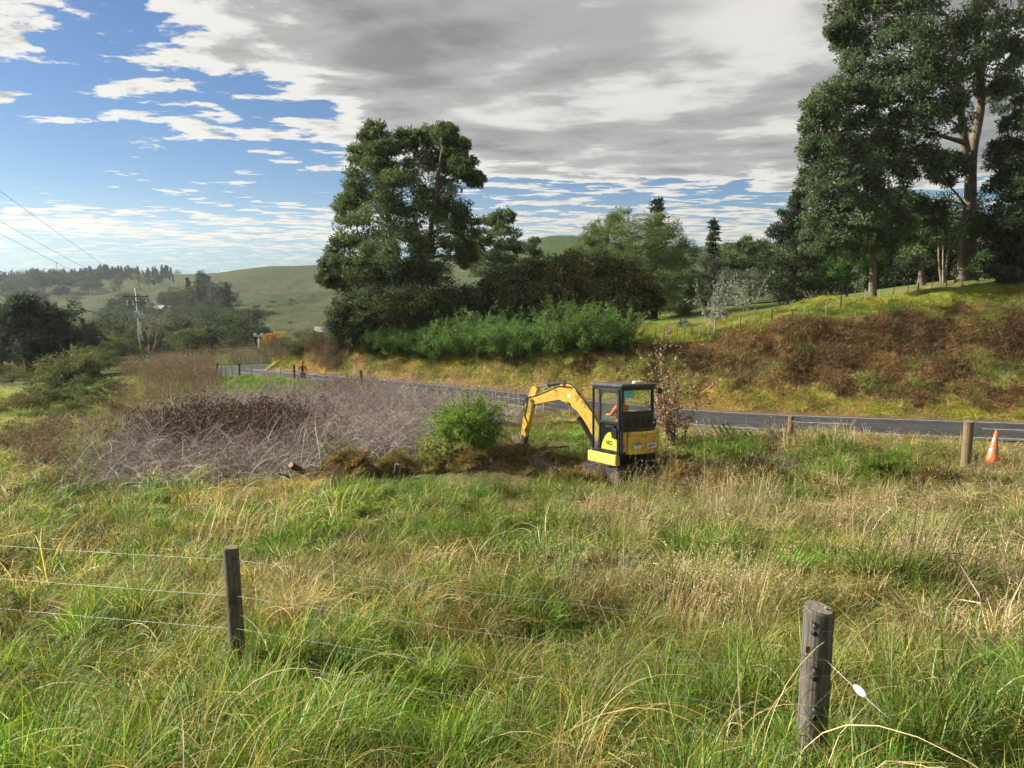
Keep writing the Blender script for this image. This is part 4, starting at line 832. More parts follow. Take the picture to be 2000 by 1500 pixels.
# ------------------------------------------------------------------ valley woodland and the far ridge
def far_tree(kind):
    """one template of each kind, 1 m tall: crown and trunk meshes"""
    cm = MB(); tm = MB()
    if kind == 'round':
        lob = [((rng.normal(0, .16), rng.normal(0, .16), .58 + rng.normal(0, .12)), rng.uniform(.20, .28), .9) for _ in range(9)]; L = .05; cols = [(.036, .056, .022), (.048, .068, .026), (.028, .044, .019)]
    elif kind == 'pine':
        lob = [((rng.normal(0, .14), rng.normal(0, .14), z), rng.uniform(.14, .22), .7) for z in np.linspace(.42, .9, 11)]; L = .05; cols = [(.028, .042, .026), (.038, .055, .03), (.022, .034, .022)]
    elif kind == 'spire':
        lob = [((rng.normal(0, .02), rng.normal(0, .02), z), .20 * (1.02 - z) + .015, 1.0) for z in np.linspace(.12, .98, 9)]; L = .05; cols = [(.03, .045, .03), (.04, .058, .034), (.024, .036, .025)]
    elif kind == 'pale':
        lob = [((rng.normal(0, .15), rng.normal(0, .15), .55 + rng.normal(0, .14)), rng.uniform(.18, .26), .95) for _ in range(8)]; L = .05; cols = [(.13, .155, .045), (.17, .18, .05), (.10, .125, .04)]
    elif kind == 'scrub':
        lob = [((rng.normal(0, .25), rng.normal(0, .25), .45 + rng.normal(0, .14)), rng.uniform(.18, .30), .85) for _ in range(9)]; L = .05; cols = [(.085, .08, .032), (.11, .09, .04), (.075, .05, .032), (.06, .07, .028)]
    else:
        lob = [((rng.normal(0, .22), rng.normal(0, .22), .45 + rng.normal(0, .12)), rng.uniform(.22, .34), .8) for _ in range(8)]; L = .07; cols = [(.06, .085, .03), (.085, .10, .035), (.05, .065, .03)]
    m, cents = crown([(np.array(c), r_, f) for c, r_, f in lob], 1.3, L, L * .45, cols, .2, .42, leafn=26)
    tm.tube([(0, 0, -.06), (.01, 0, .3), (0, 0, .7)], [.024, .017, .008], 6)
    for c, cc in cents: limb(tm, (0, 0, min(.3, c[2] * .5)), c, .009, .003, 0, 3, 4)
    return m.build('crown', M_LEAF, mesh_only=True), tm.build('trunk', B_DARK, mesh_only=True)
def variants(kind, k): return [far_tree(kind) for _ in range(k)]
FT = {'round': variants('round', 3), 'pine': variants('pine', 3), 'spire': variants('spire', 2), 'pale': variants('pale', 2), 'bush': variants('bush', 3), 'scrub': variants('scrub', 3)}
NAMES = {'round': 'broadleaf_tree', 'pine': 'pine_tree', 'spire': 'conifer_tree', 'pale': 'pale_tree', 'bush': 'valley_bush', 'scrub': 'scrub_bush'}
def plant(kind, pos, h, wide, label, group=None, cat='tree'):
    c, t = FT[kind][rng.integers(0, len(FT[kind]))]
    root = empty(NAMES[kind], pos, rng.uniform(0, 6.28)); root.scale = (h * wide, h * wide, h); tag(root, label, cat, group)
    for nm, me in (('crown', c), ('trunk', t)): link(bpy.data.objects.new(nm, me), root)
    return root
def at_px(items):
    a = np.array([(i[1], i[2]) for i in items], float); g = ground_at(a[:, 0], a[:, 1])
    for it, p in zip(items, g):
        h = it[3] / F * math.hypot(p[0], p[1]); plant(it[0], p, h, it[4], *it[5:])
def fill(poly, k, kinds, hpx, wide, label, group, cat='tree'):
    P = np.asarray(poly, float); lo, hi = P.min(0), P.max(0); its = []
    while len(its) < k:
        q = rng.uniform(lo, hi)
        if inpoly(q[0], q[1], poly):
            kd = kinds[rng.integers(0, len(kinds))]
            its.append((kd, q[0], q[1], rng.uniform(*hpx), wide * rng.uniform(.85, 1.2), label % {'round': 'rounded green tree', 'pine': 'dark pine', 'spire': 'dark pointed conifer', 'pale': 'pale yellow green tree', 'bush': 'low green bush', 'scrub': 'brownish olive scrub bush'}[kd], group, cat))
    from collections import Counter
    tot = Counter(i[0] for i in its); seen = Counter(); its.sort(key=lambda i: i[1]); fin = []
    for i in its:
        seen[i[0]] += 1; i = list(i)
        if 1 < tot[i[0]] <= 12: i[5] += ', ' + ORD[seen[i[0]] - 1] + ' from left'
        fin.append(tuple(i))
    at_px(fin)
ORD = 'first second third fourth fifth sixth seventh eighth ninth tenth eleventh twelfth'.split()
# plantation on the skyline
its = []
for px in np.arange(2, 352, 3.6):
    its.append(('spire', px + rng.normal(0, 1), np.interp(px, [0, 80, 200, 330, 360], [546, 545, 542, 538, 533]) + rng.normal(0, 1), rng.uniform(14, 20) * np.interp(px, [0, 60, 120, 200, 350], [.7, .75, .8, 1.15, .9]), 1.25, 'dark conifer in the plantation row along the far ridge', 'plantation conifers on the ridge'))
for px in np.arange(120, 330, 5.0):
    its.append(('spire', px + rng.normal(0, 2), np.interp(px, [120, 330], [551, 541]) + rng.normal(0, 2), rng.uniform(13, 19), 1.3, 'dark conifer in the plantation row along the far ridge', 'plantation conifers on the ridge'))
at_px(its)
at_px([('round', 46, 541, 19, 1.3, 'domed tree standing above the plantation near the end of the far ridge'), ('spire', 26, 543, 20, .6, 'lone spiky conifer at the far end of the ridge'),
       ('round', 233, 571, 30, 1.0, 'large dark green tree on the far slope below the plantation'), ('pale', 273, 566, 28, 1.0, 'pale green tree on the far slope above the utility pole'), ('pale', 292, 562, 22, .9, 'smaller pale tree beside the pale green tree on the far slope'),
       ('pale', 222, 578, 20, .8, 'small yellow green tree at the head of the sunny spur'), ('pale', 98, 600, 11, .8, 'tiny bright yellow tree on the sunny spur'), ('pale', 115, 582, 24, 1.2, 'pale olive tree among the dark trees on the far slope')])
fill([(0, 560), (130, 556), (210, 560), (205, 580), (110, 590), (0, 604)], 40, ['round', 'round', 'pine'], (18, 32), 1.15, '%s scattered on the far left slope', 'scattered trees on the far slope')
fill([(290, 548), (350, 538), (340, 550), (296, 568)], 8, ['pine', 'spire'], (12, 18), 1.0, '%s at the plantation edge above the bare hillside', 'trees at the plantation edge')
# big dark trees low on the left
PINE = [(.026, .04, .028), (.036, .052, .032), (.02, .031, .022)]
tree('pine_tree', ground_at(57, 738)[0], [(52, 602, 30, 0), (85, 612, 32, 2), (25, 625, 32, -2), (60, 640, 42, 0), (105, 640, 36, 2), (15, 655, 34, 0), (75, 665, 40, -2), (125, 662, 30, 1), (40, 680, 34, 0), (100, 690, 28, 0)], 3.0, .5, .17, PINE, 'huge dark pine with a thick bare trunk near the edge of the view', tr=.55, barkm=B_DARK, leafn=70, clump=.4)
tree('pine_tree', ground_at(3, 728)[0], [(-10, 610, 34, 0), (-35, 640, 40, 0), (5, 645, 34, 1), (-20, 670, 38, 0), (-5, 690, 26, 0)], 2.6, .5, .17, PINE, 'huge dark pine partly outside the view', tr=.5, barkm=B_DARK, leafn=65, clump=.4)
at_px([('pine', 108, 722, 110, 1.0, 'broad dark pine next to the huge pine'), ('round', 30, 690, 80, 1.3, 'dark rounded tree filling the gap between the huge pines'),
       ('pine', 186, 716, 72, .9, 'dark pine left of the utility pole'), ('spire', 172, 706, 70, 1.0, 'dark pointed tree left of the utility pole'), ('round', 150, 700, 60, 1.2, 'dark round tree behind the olive bush'), ('pale', 222, 705, 46, 1.2, 'olive green tree just left of the utility pole'), ('round', 245, 704, 36, 1.2, 'low tree at the foot of the utility pole')])
fill([(140, 690), (180, 655), (240, 630), (320, 640), (440, 660), (490, 680), (480, 696), (320, 700), (200, 706)], 88, ['round', 'round', 'bush', 'pine'], (36, 62), 1.35, '%s in the woodland filling the valley', 'valley woodland trees')
fill([(195, 640), (260, 604), (330, 592), (380, 600), (450, 612), (500, 640), (480, 660), (300, 640)], 62, ['round', 'pine', 'round'], (28, 46), 1.3, '%s on the wooded slope across the valley', 'trees on the wooded slope')
fill([(350, 618), (370, 600), (440, 596), (462, 630), (420, 640)], 9, ['pine', 'pine', 'spire'], (46, 62), .9, '%s in the tall dark clump below the bare hill', 'tall dark clump')
fill([(455, 665), (520, 650), (528, 672), (480, 690)], 7, ['round', 'pine'], (26, 40), 1.2, '%s at the woodland end by the small pole', 'trees by the small pole')
fill([(480, 700), (520, 686), (600, 680), (640, 690), (600, 700)], 16, ['bush', 'bush', 'round'], (14, 26), 1.3, '%s beyond the bend of the road', 'bushes beyond the bend', 'shrub')
fill([(0, 690), (150, 685), (240, 705), (215, 728), (110, 738), (80, 722), (0, 716)], 30, ['bush', 'bush', 'round'], (24, 44), 1.3, '%s beneath the huge pines', 'bushes beneath the huge pines', 'shrub')
fill([(0, 860), (60, 800), (150, 780), (220, 790), (120, 850), (30, 930)], 26, ['bush'], (18, 34), 1.1, '%s before the olive bush on the near slope', 'bushes on the near slope', 'shrub')
fill([(0, 770), (140, 750), (250, 765), (210, 850), (110, 900), (0, 935)], 34, ['scrub', 'scrub', 'bush'], (24, 46), 1.25, '%s in the dark scrub on the near slope', 'scrub on the near slope', 'shrub')
fill([(0, 728), (150, 726), (170, 748), (0, 756)], 16, ['scrub', 'bush'], (16, 30), 1.3, '%s on the grass before the huge pines', 'bushes before the huge pines', 'shrub')
fill([(490, 598), (560, 585), (600, 600), (560, 618), (500, 622)], 14, ['bush'], (4, 7), 1.5, '%s dotted as a speck over the bare hill', 'specks of scrub on the bare hill', 'shrub')
at_px([('bush', 583, 658, 20, 1.2, 'dark rounded bush beside the white roofed house', None, 'shrub'), ('bush', 605, 662, 24, 1.2, 'second dark bush beside the white roofed house', None, 'shrub'), ('bush', 620, 690, 30, 1.2, 'rounded bush just beyond the roadside nose', None, 'shrub'), ('round', 525, 657, 22, 1.2, 'round dark tree alone at the edge of the small meadow', None, 'tree')])
o = plant('pale', ground_at(532, 670)[0], 3.4, 1.8, 'orange autumn bush beside the small utility pole', None, 'shrub')
# autumn colour: its own leaves
c_, t_ = far_tree('bush'); a_ = c_.attributes['col']; buf = np.empty(len(a_.data) * 4, np.float32); a_.data.foreach_get('color', buf); buf = buf.reshape(-1, 4); buf[:, :3] = buf[:, :3] * np.array([4.2, 1.9, .7]); a_.data.foreach_set('color', buf.ravel())
for ch in o.children:
    if ch.name.startswith('crown'): ch.data = c_
# bare pale tree beside the main pole
rb = empty('bare_tree', ground_at(293, 694)[0]); tag(rb, 'leafless pale branched tree right behind the utility pole', 'tree'); tm = MB(); hh = 95 / F * rb.location.length
def grow(p, v, l, r_, dep):
    e = p + v * l; limb(tm, p, e, r_, r_ * .6, .02, 4, 5, .06)
    if dep:
        for _ in range(3): grow(e, unit(v + rng.standard_normal(3) * .42 + np.array([0, 0, .08])), l * rng.uniform(.6, .85), r_ * .55, dep - 1)
for v in ((.55, 0, .9), (.3, .2, 1), (-.45, .1, .9), (.1, -.2, 1), (-.2, .3, 1.)): grow(np.array([0, 0, -.2]), unit(np.array(v)), hh * .36, .16, 3)
tm.build('branches', B_PALE, rb, smooth=True)
# ------------------------------------------------------------------ materials for built things
def wood_mat(name, c0, c1, c2, sc=9, grain=(1, 1, .06)):
    m, nt = new_mat(name); v = nd(nt, 'ShaderNodeTexCoord').outputs['Object']
    g = noise_n(nt, nd(nt, 'ShaderNodeMapping', {0: v, 3: grain}).outputs[0], sc * 6, 6, .7); b = noise_n(nt, v, sc * .5, 4, .6)
    c = mixc(nt, sstep(nt, g, .35, .68), c0, c1); c = mixc(nt, sstep(nt, b, .45, .7), c, c2)
    p = nd(nt, 'ShaderNodeBsdfPrincipled', {'Base Color': c, 'Roughness': .88, 'Specular IOR Level': .2})
    bp = nd(nt, 'ShaderNodeBump', {'Strength': .9, 'Distance': .008, 'Height': g}); nt.links.new(bp.outputs[0], p.inputs['Normal']); out(nt, p.outputs[0]); return m
WOOD_OLD = wood_mat('weathered_post_wood', (.075, .066, .056), (.18, .16, .138), (.065, .058, .044))
WOOD_END = wood_mat('cut_post_end', (.17, .14, .10), (.30, .26, .20), (.20, .16, .11), 14, (1, .15, 1))
WOOD_BROWN = wood_mat('brown_post_wood', (.16, .11, .065), (.25, .185, .115), (.12, .10, .05))
WOOD_DARK = wood_mat('dark_batten_wood', (.05, .04, .032), (.11, .09, .075), (.07, .055, .04))
WOOD_PALE = wood_mat('silvered_batten_wood', (.26, .235, .205), (.38, .35, .31), (.22, .19, .16))
STEEL_W = solid_mat('galvanised_wire', (.30, .31, .31), .5, .6, .15, 20)
BLACKP = solid_mat('black_plastic', (.018, .018, .02), .45, 0, .25, 8)
WHITEP = solid_mat('white_plastic', (.75, .76, .76), .35, 0, .06, 9)
RUSTM = solid_mat('rust_stain', (.22, .075, .03), .9, 0, .4, 30)
SOIL = solid_mat('turned_soil', (.12, .075, .045), .95, 0, .5, 5, 1.0, 14, .1)
STONE = solid_mat('pale_stone', (.22, .18, .15), .9, 0, .25, 8, .6, 30)

def post_mesh(r_, h, sides=24, seed=1, lean=0):
    g = np.random.default_rng(seed); mb = MB(); a = np.arange(sides) * 2 * math.pi / sides
    ir = 1 + .03 * np.sin(2 * a + g.uniform(0, 6)) + .02 * np.sin(3 * a + g.uniform(0, 6)) + .012 * g.standard_normal(sides); ir[g.integers(0, sides)] -= .09; ir[g.integers(0, sides)] -= .06
    zs = [-.3, h * .3, h * .7, h - .012, h]; V = []
    for k, z in enumerate(zs):
        rr = r_ * ir * (1 - .03 * k / 4) * (.93 if k == 4 else 1); V.append(np.c_[rr * np.cos(a), rr * np.sin(a), np.full(sides, z) + (np.cos(a) * .012 * r_ / .09 if k >= 3 else 0)])
    V = np.concatenate(V); i = np.arange(len(zs) - 1)[:, None] * sides; j = np.arange(sides)[None]
    mb.add(V, np.stack([i + j, i + (j + 1) % sides, i + sides + (j + 1) % sides, i + sides + j], -1).reshape(-1, 4))
    top = V[-sides:].copy(); top[:, 2] += .0015; tb = MB(); tb.add(top * np.array([.985, .985, 1]), np.arange(sides)[None]); return mb, tb
def put_post(name, parent, base, r_, h, mat, endm, seed, lean=(0, 0), loc=True):
    mb, tb = post_mesh(r_, h, seed=seed); o = mb.build(name, mat, parent, smooth=False); o.location = base; o.rotation_euler = (lean[1], lean[0], seed * 1.3)
    tb.build('cut_end', endm, o); return o
def wire(parent, P, r_=.0018, name='wire', mat=None, sides=5):
    mb = MB(); mb.tube(P, r_, sides); return mb.build(name, mat or STEEL_W, parent, smooth=True)
def span(a, b, sag=.01, n=9):
    a = np.array(a, float); b = np.array(b, float); t = np.linspace(0, 1, n)[:, None]; P = a + (b - a) * t; P[:, 2] -= (4 * t * (1 - t))[:, 0] * sag; return P

# ------------------------------------------------------------------ near wire fence
L_b = np.array(at(466, 1300, 5.6)); L_b[2] = Hf(L_b[0], L_b[1]); R_b = np.array(at(1582, 1490, 3.9)); R_b[2] = Hf(R_b[0], R_b[1])
Lt = at(466, 1069, 5.6).z; Rt = at(1594, 1187, 3.9).z
fence = empty('wire_fence', (0, 0, 0)); tag(fence, 'near wire fence with a slim grey post and a stout corner post in the grass', 'fence')
put_post('slim_post', fence, L_b, .064, Lt - L_b[2], WOOD_OLD, WOOD_END, 3)
cp = put_post('corner_post', fence, R_b, .088, Rt - R_b[2], WOOD_OLD, WOOD_END, 7, (.012, 0)); cp['label'] = 'stout corner post with a bolt in its cut top'
far_l = np.array(at(-160, 1040, 7.35)); far_r = np.array(at(2350, 1250, 3.95))
put_post('slim_post', fence, (far_l[0], far_l[1], Hf(far_l[0], far_l[1])), .062, 1.0, WOOD_OLD, WOOD_END, 5)
put_post('slim_post', fence, (far_r[0], far_r[1], Hf(far_r[0], far_r[1])), .062, 1.0, WOOD_OLD, WOOD_END, 9)
ins = lambda p, ax: None
for k, (y0, y1, y2, y3) in enumerate(((1064, 1094, 1232, 1243), (1128, 1164, 1320, 1326), (1187, 1228, 1397, 1400), (1240, 1286, 1462, 1470))):
    pl = np.array(at(0, y0, 6.83)) ; pl = pl + (pl - np.array(at(450, y1, 5.66))) * .45; p1 = np.array(at(462, y1, 5.53)); p2 = np.array(at(1584, y2, 3.80)); p3 = np.array(at(2000, y3, 3.9)); p3 = p3 + (p3 - p2) * .4
    wire(fence, np.vstack([span(pl, p1, .012), span(p1, p2, .02, 14)[1:], span(p2, p3, .008)[1:]]), .0012)
    if k < 3:
        m_ = MB(); m_.tube([p1 + np.array([-.05, .02, .002]), p1 + np.array([.0, .01, 0])], [.006, .007], 8); m_.build('insulator', BLACKP, fence, smooth=True)
        m_ = MB(); q = p2 + np.array([.022, .012, 0]); m_.tube([q + np.array([0, .02, .035]), q + np.array([.002, -.012, .02]), q + np.array([0, -.02, 0]), q + np.array([.002, -.012, -.02]), q + np.array([0, .02, -.03])], [.010, .016, .019, .016, .010], 9); m_.build('insulator', BLACKP, fence, smooth=True)
m_ = MB(); tq = np.array([R_b[0] + .012 + .012, R_b[1] - .01, Rt]); m_.tube([tq + np.array([0, 0, -.01]), tq + np.array([0, 0, .008]), tq + np.array([0, 0, .011])], [.012, .012, .008], 8); m_.build('bolt', STEEL_W, fence)
m_ = MB(); pa = np.array(at(1578, 1268, 3.812)); m_.box((-.013, -.002, -.022), (.012, .003, .018), M=Matrix.Translation(pa) @ Matrix.Rotation(-.1, 4, 'Z')); m_.build('rusty_plate', RUSTM, fence, bevel=.002)
d0 = np.array(at(1614, 1290, 3.80)); d1 = np.array(at(1738, 1405, 3.36)); wire(fence, np.vstack([span(np.array(at(1560, 1276, 3.79)), d0, .008, 5), span(d0, d1, .005, 8)[1:]]), .0022, 'stay_wire')
m_ = MB(); c_ = np.array(at(1680, 1350, 3.56)); ax = unit(d1 - d0); t_ = np.linspace(-1, 1, 9)
m_.tube(c_[None] + ax[None] * (t_ * .047)[:, None], .021 * np.sqrt(np.clip(1.02 - t_ ** 2, .04, 1)), 12); m_.build('strain_insulator', WHITEP, fence, smooth=True)
m_ = MB(); sb_ = np.array(at(1540, 1440, 3.95)); sb_[2] = Hf(sb_[0], sb_[1]) + .14; m_.tube([(-.055, 0, -.01), (-.04, .005, 0), (-.01, 0, .012), (.025, -.004, .008), (.05, 0, -.004)], [.012, .036, .045, .036, .010], 9); tag(m_.build('pale_stone', STONE, smooth=True), 'pale stone in the grass at the foot of the corner post', 'stone'); bpy.data.objects['pale_stone'].location = sb_
# clover heads in the grass
CLOV = foliage_mat('clover_petal', .3, .6)
for k, (px, py, d) in enumerate(((1447, 1394, 4.2), (1440, 1390, 4.25), (1065, 1482, 3.9), (672, 1320, 5.0), (721, 1322, 5.0), (278, 1427, 4.2), (240, 1497, 3.8), (848, 1497, 3.8), (552, 1432, 4.3), (1098, 1462, 4.0))):
    p = np.array(at(px, py, d)); g = Hf(p[0], p[1]); root = empty('clover_flower', (p[0], p[1], g)); tag(root, 'tiny pale pink clover head in the foreground grass', 'flower', 'clover heads in the grass'); zt = max(p[2] - g, .2)
    m_ = MB(); m_.tube([(0, 0, -.02), (.01, 0, zt * .6), (0, 0, zt)], [.002, .0016, .0013], 4, (.1, .17, .04)); m_.build('stalk', M_LEAF, root)
    m_ = MB(); dr = unit(rng.standard_normal((60, 3))); leaves(m_, dr * .006 + np.array([0, 0, zt]), dr, .012, .005, [(.62, .45, .52), (.72, .62, .66)], 0, 3); m_.build('petals', CLOV, root)

# ------------------------------------------------------------------ posts, cone and wreckage along the verge
def lone_post(px, pytop, d, r_, label, mat, seed, lean=(0, 0), name='timber_post'):
    b = np.array(at(px, 900, d)); b[2] = Hf(b[0], b[1]); zt = at(px, pytop, d).z
    root = empty(name, b); tag(root, label, 'post'); put_post('post_shaft', root, (0, 0, 0), r_, zt - b[2], mat, WOOD_END, seed, lean); return root
lone_post(1887, 823, 16.6, .108, 'thick brown timber post beside the orange road cone', WOOD_BROWN, 11, (.03, 0))
lone_post(1540, 813, 21.6, .085, 'brown timber post beside the fallen fence battens', WOOD_BROWN, 13)
b = np.array(at(1901, 905, 16.5)); b[2] = Hf(b[0], b[1]); root = empty('broken_stake', b); tag(root, 'short dark broken stake leaning beside the thick brown post', 'stake'); m_ = MB(); m_.prism([(-.03, -.2), (.03, -.2), (.075, .47), (.055, .50), (.03, .43), (.022, .46)], -.035, .035); m_.build('stake_shaft', WOOD_DARK, root, bevel=.004)
# cone
b = np.array(at(1934, 922, 17.3)); gz = Hf(b[0], b[1]); b[2] = gz + .06; cone = empty('road_cone', b); cone.rotation_euler = (R(-4), R(11), .4); tag(cone, 'orange road cone with two grey reflective bands, leaning in the rough grass', 'cone')
ORANGE = solid_mat('cone_plastic', (.80, .14, .04), .5, 0, .12, 6); REFL = solid_mat('reflective_band', (.25, .22, .19), .4, 0, .2, 14)
hc = .92; m_ = MB(); prof = [(.17, .0), (.165, .03), (.03, hc - .01), (.022, hc)]; m_.tube([(0, 0, z) for r_, z in prof], [r_ for r_, z in prof], 28); m_.build('cone_body', ORANGE, cone, smooth=True)
m_ = MB(); m_.box((-.21, -.21, -.06), (.21, .21, -.002)); m_.build('cone_base', solid_mat('cone_base_rubber', (.35, .08, .03), .8), cone, bevel=.02)
rc = lambda z: .165 + (.03 - .165) * (z - .03) / (hc - .04)
for z0, z1 in ((.36, .46), (.62, .74)):
    m_ = MB(); m_.tube([(0, 0, z0), (0, 0, z1)], [rc(z0) + .003, rc(z1) + .003], 28, cap=False); m_.build('reflective_band', REFL, cone, smooth=True)
# collapsed fence
b = np.array(at(1430, 870, 23)); b[2] = Hf(b[0], b[1]); ff = empty('fallen_fence', b); tag(ff, 'collapsed run of fence with leaning silvered and dark battens by the digger', 'fence')
for k, (x0, y0, x1, y1, w, mt) in enumerate(((1362, 824, 1374, 852, .05, WOOD_PALE), (1374, 822, 1392, 856, .06, WOOD_PALE), (1386, 822, 1406, 856, .06, WOOD_PALE), (1404, 832, 1420, 862, .05, WOOD_DARK), (1412, 829, 1436, 866, .06, WOOD_DARK), (1420, 826, 1452, 866, .06, WOOD_PALE), (1448, 842, 1484, 874, .07, WOOD_DARK), (1456, 846, 1470, 872, .06, WOOD_DARK), (1464, 844, 1488, 874, .05, WOOD_DARK), (1478, 864, 1532, 842, .06, WOOD_DARK), (1520, 846, 1540, 862, .05, WOOD_DARK))):
    p0 = np.array(at(x0, y0, 23 - .15 * (k % 3))) - b; p1 = np.array(at(x1, y1, 22.6 + .1 * k % .5)) - b; v = unit(p1 - p0); ln = np.linalg.norm(p1 - p0) + .1
    M = Matrix.Translation(p0) @ Vector(v).to_track_quat('X', 'Z').to_matrix().to_4x4(); m_ = MB(); m_.box((-.05, -w / 2, -.02), (ln, w / 2, .02), M=M); m_.build('batten', mt, ff, bevel=.004)
for dy in (0, 14):
    wire(ff, span(np.array(at(1350, 838 + dy, 23)) - b, np.array(at(1536, 836 + dy, 21.7)) - b, .12, 10), .0025)
# roadside fence by the bend, battens behind the digger, fence on the hill
def batten_fence(name, label, items, wires=(.25, .5, .75), wr=.004):
    P0 = np.array(items[0][0]); root = empty(name, P0); tag(root, label, 'fence'); me = {}
    for p, h, w, mt, lean in items:
        key = (round(h, 2), w, mt.name)
        if key not in me:
            m_ = MB(); m_.tube([(0, 0, -.25), (0, 0, h - .01), (0, 0, h)], [w, w * .95, w * .7], 8 if w > .045 else 4); me[key] = m_.build('x', mt, mesh_only=True)
        o = link(bpy.data.objects.new('fence_post' if w > .045 else 'batten', me[key]), root); o.location = np.array(p) - P0; o.rotation_euler = (lean * .6, lean, rng.uniform(0, 3))
    for f in wires: wire(root, [np.array(p) - P0 + np.array([0, 0, h * f]) for p, h, w, mt, l in items], wr, sides=4)
    return root
def gnd(px, d):
    q = at(px, 700, d); return (q.x, q.y, Hf(q.x, q.y))
batten_fence('roadside_fence', 'old batten fence along the verge before the road bend, by the orange clad worker', [(gnd(px, d), h, w, WOOD_DARK if w > .045 else WOOD_PALE, rng.normal(0, .05)) for px, d, h, w in ((421, 56, 1.25, .09), (430, 55.6, 1.0, .03), (440, 55.2, 1.0, .03), (453, 54.8, 1.0, .03), (465, 54.3, 1.25, .09), (490, 53.6, 1.0, .03), (520, 53, 1.0, .03), (545, 52.2, 1.0, .03), (573, 51.5, 1.3, .08), (582, 51.2, 1.15, .03), (600, 50.6, 1.0, .03), (630, 49.8, 1.0, .03), (655, 49.2, 1.0, .03), (678, 48.4, 1.2, .05), (692, 48, 1.2, .035), (707, 47.6, 1.45, .1), (721, 47.2, 1.15, .035), (737, 46.8, 1.1, .035))])
batten_fence('verge_fence', 'thin pale batten fence on the verge behind the bucket of the digger', [(gnd(px, d), h, w, WOOD_PALE, rng.normal(0, .06)) for px, d, h, w in ((968, 39.6, 1.0, .03), (984, 39.3, 1.1, .03), (994, 39.0, 1.1, .03), (1005, 38.8, 1.2, .045), (1014, 38.6, 1.0, .03), (1031, 38.3, 1.15, .05), (1046, 38, .9, .03), (1062, 37.7, 1.0, .03), (1088, 37.2, .9, .03), (1115, 36.7, 1.0, .045))], wr=.006)
hf = [(1252, 671), (1265, 669), (1280, 668), (1296, 667), (1309, 666), (1322, 665), (1337, 664), (1352, 661), (1366, 658), (1383, 655), (1395, 651), (1412, 648), (1428, 647), (1446, 643), (1468, 640), (1486, 636), (1507, 630), (1525, 628), (1546, 626), (1570, 620), (1593, 617), (1613, 611), (1641, 603), (1668, 594), (1690, 591), (1718, 585), (1743, 580), (1773, 576), (1793, 572), (1820, 566), (1849, 562), (1880, 560), (1917, 548)]
G = ground_at([a for a, c in hf], [c for a, c in hf], 50, 75)
batten_fence('hillside_fence', 'long batten and wire fence climbing the hillside above the cut bank', [(tuple(g), 1.12 if k % 6 == 4 else .95, .055 if k % 6 == 4 else .032, WOOD_DARK if rng.uniform() < .55 else WOOD_PALE, rng.normal(0, .05)) for k, g in enumerate(G)], wr=.006)
for px, py, d, lab in ((931, 700, 54.5, 'white stake standing at the foot of the tall spiky shrub'), (1010, 702, 53, 'pale leaning stake in front of the broad feathery shrub'), (690, 688, 60, 'white stake at the foot of the darkest feathery shrub')):
    p = gnd(px, d); root = empty('plant_stake', p); tag(root, lab, 'stake'); m_ = MB(); m_.tube([(0, 0, -.1), (.05, 0, .8), (.06, 0, .82)], [.03, .03, .015], 6); m_.build('stake_shaft', WHITEP, root)

# ------------------------------------------------------------------ turned earth, heaps and cut stumps
def heap(name, px, d, sx, sy, h, label, cat, mat, seed, rz=0):
    g = np.random.default_rng(seed); q = at(px, 900, d); base = np.array([q.x, q.y, Hf(q.x, q.y)]); nr_, na_ = 12, 30; V = []
    for i in range(nr_ + 1):
        r_ = i / nr_; a = np.arange(na_) * 2 * math.pi / na_; X = sx * r_ * np.cos(a); Y = sy * r_ * np.sin(a)
        z = h * (1 - r_ ** 1.7) * (.6 + .8 * fbm(X * 2.2 + seed, Y * 2.2, seed, 4)) + .10 * (fbm(X * 7, Y * 7 + seed, seed, 3) - .5)
        c_, s_ = math.cos(rz), math.sin(rz); Xr, Yr = X * c_ - Y * s_, X * s_ + Y * c_
        V.append(np.c_[Xr, Yr, z + H(Xr + base[0], Yr + base[1]) - base[2] - .12 * r_])
    V = np.concatenate(V); i = np.arange(nr_)[:, None] * na_; j = np.arange(na_)[None]
    me = mesh_np(name, V, np.stack([i + j, i + (j + 1) % na_, i + na_ + (j + 1) % na_, i + na_ + j], -1).reshape(-1, 4)[:, ::-1], smooth=False); me.materials.append(mat)
    o = link(bpy.data.objects.new(name, me)); o.location = base; tag(o, label, cat); return o, V + base
tops = []
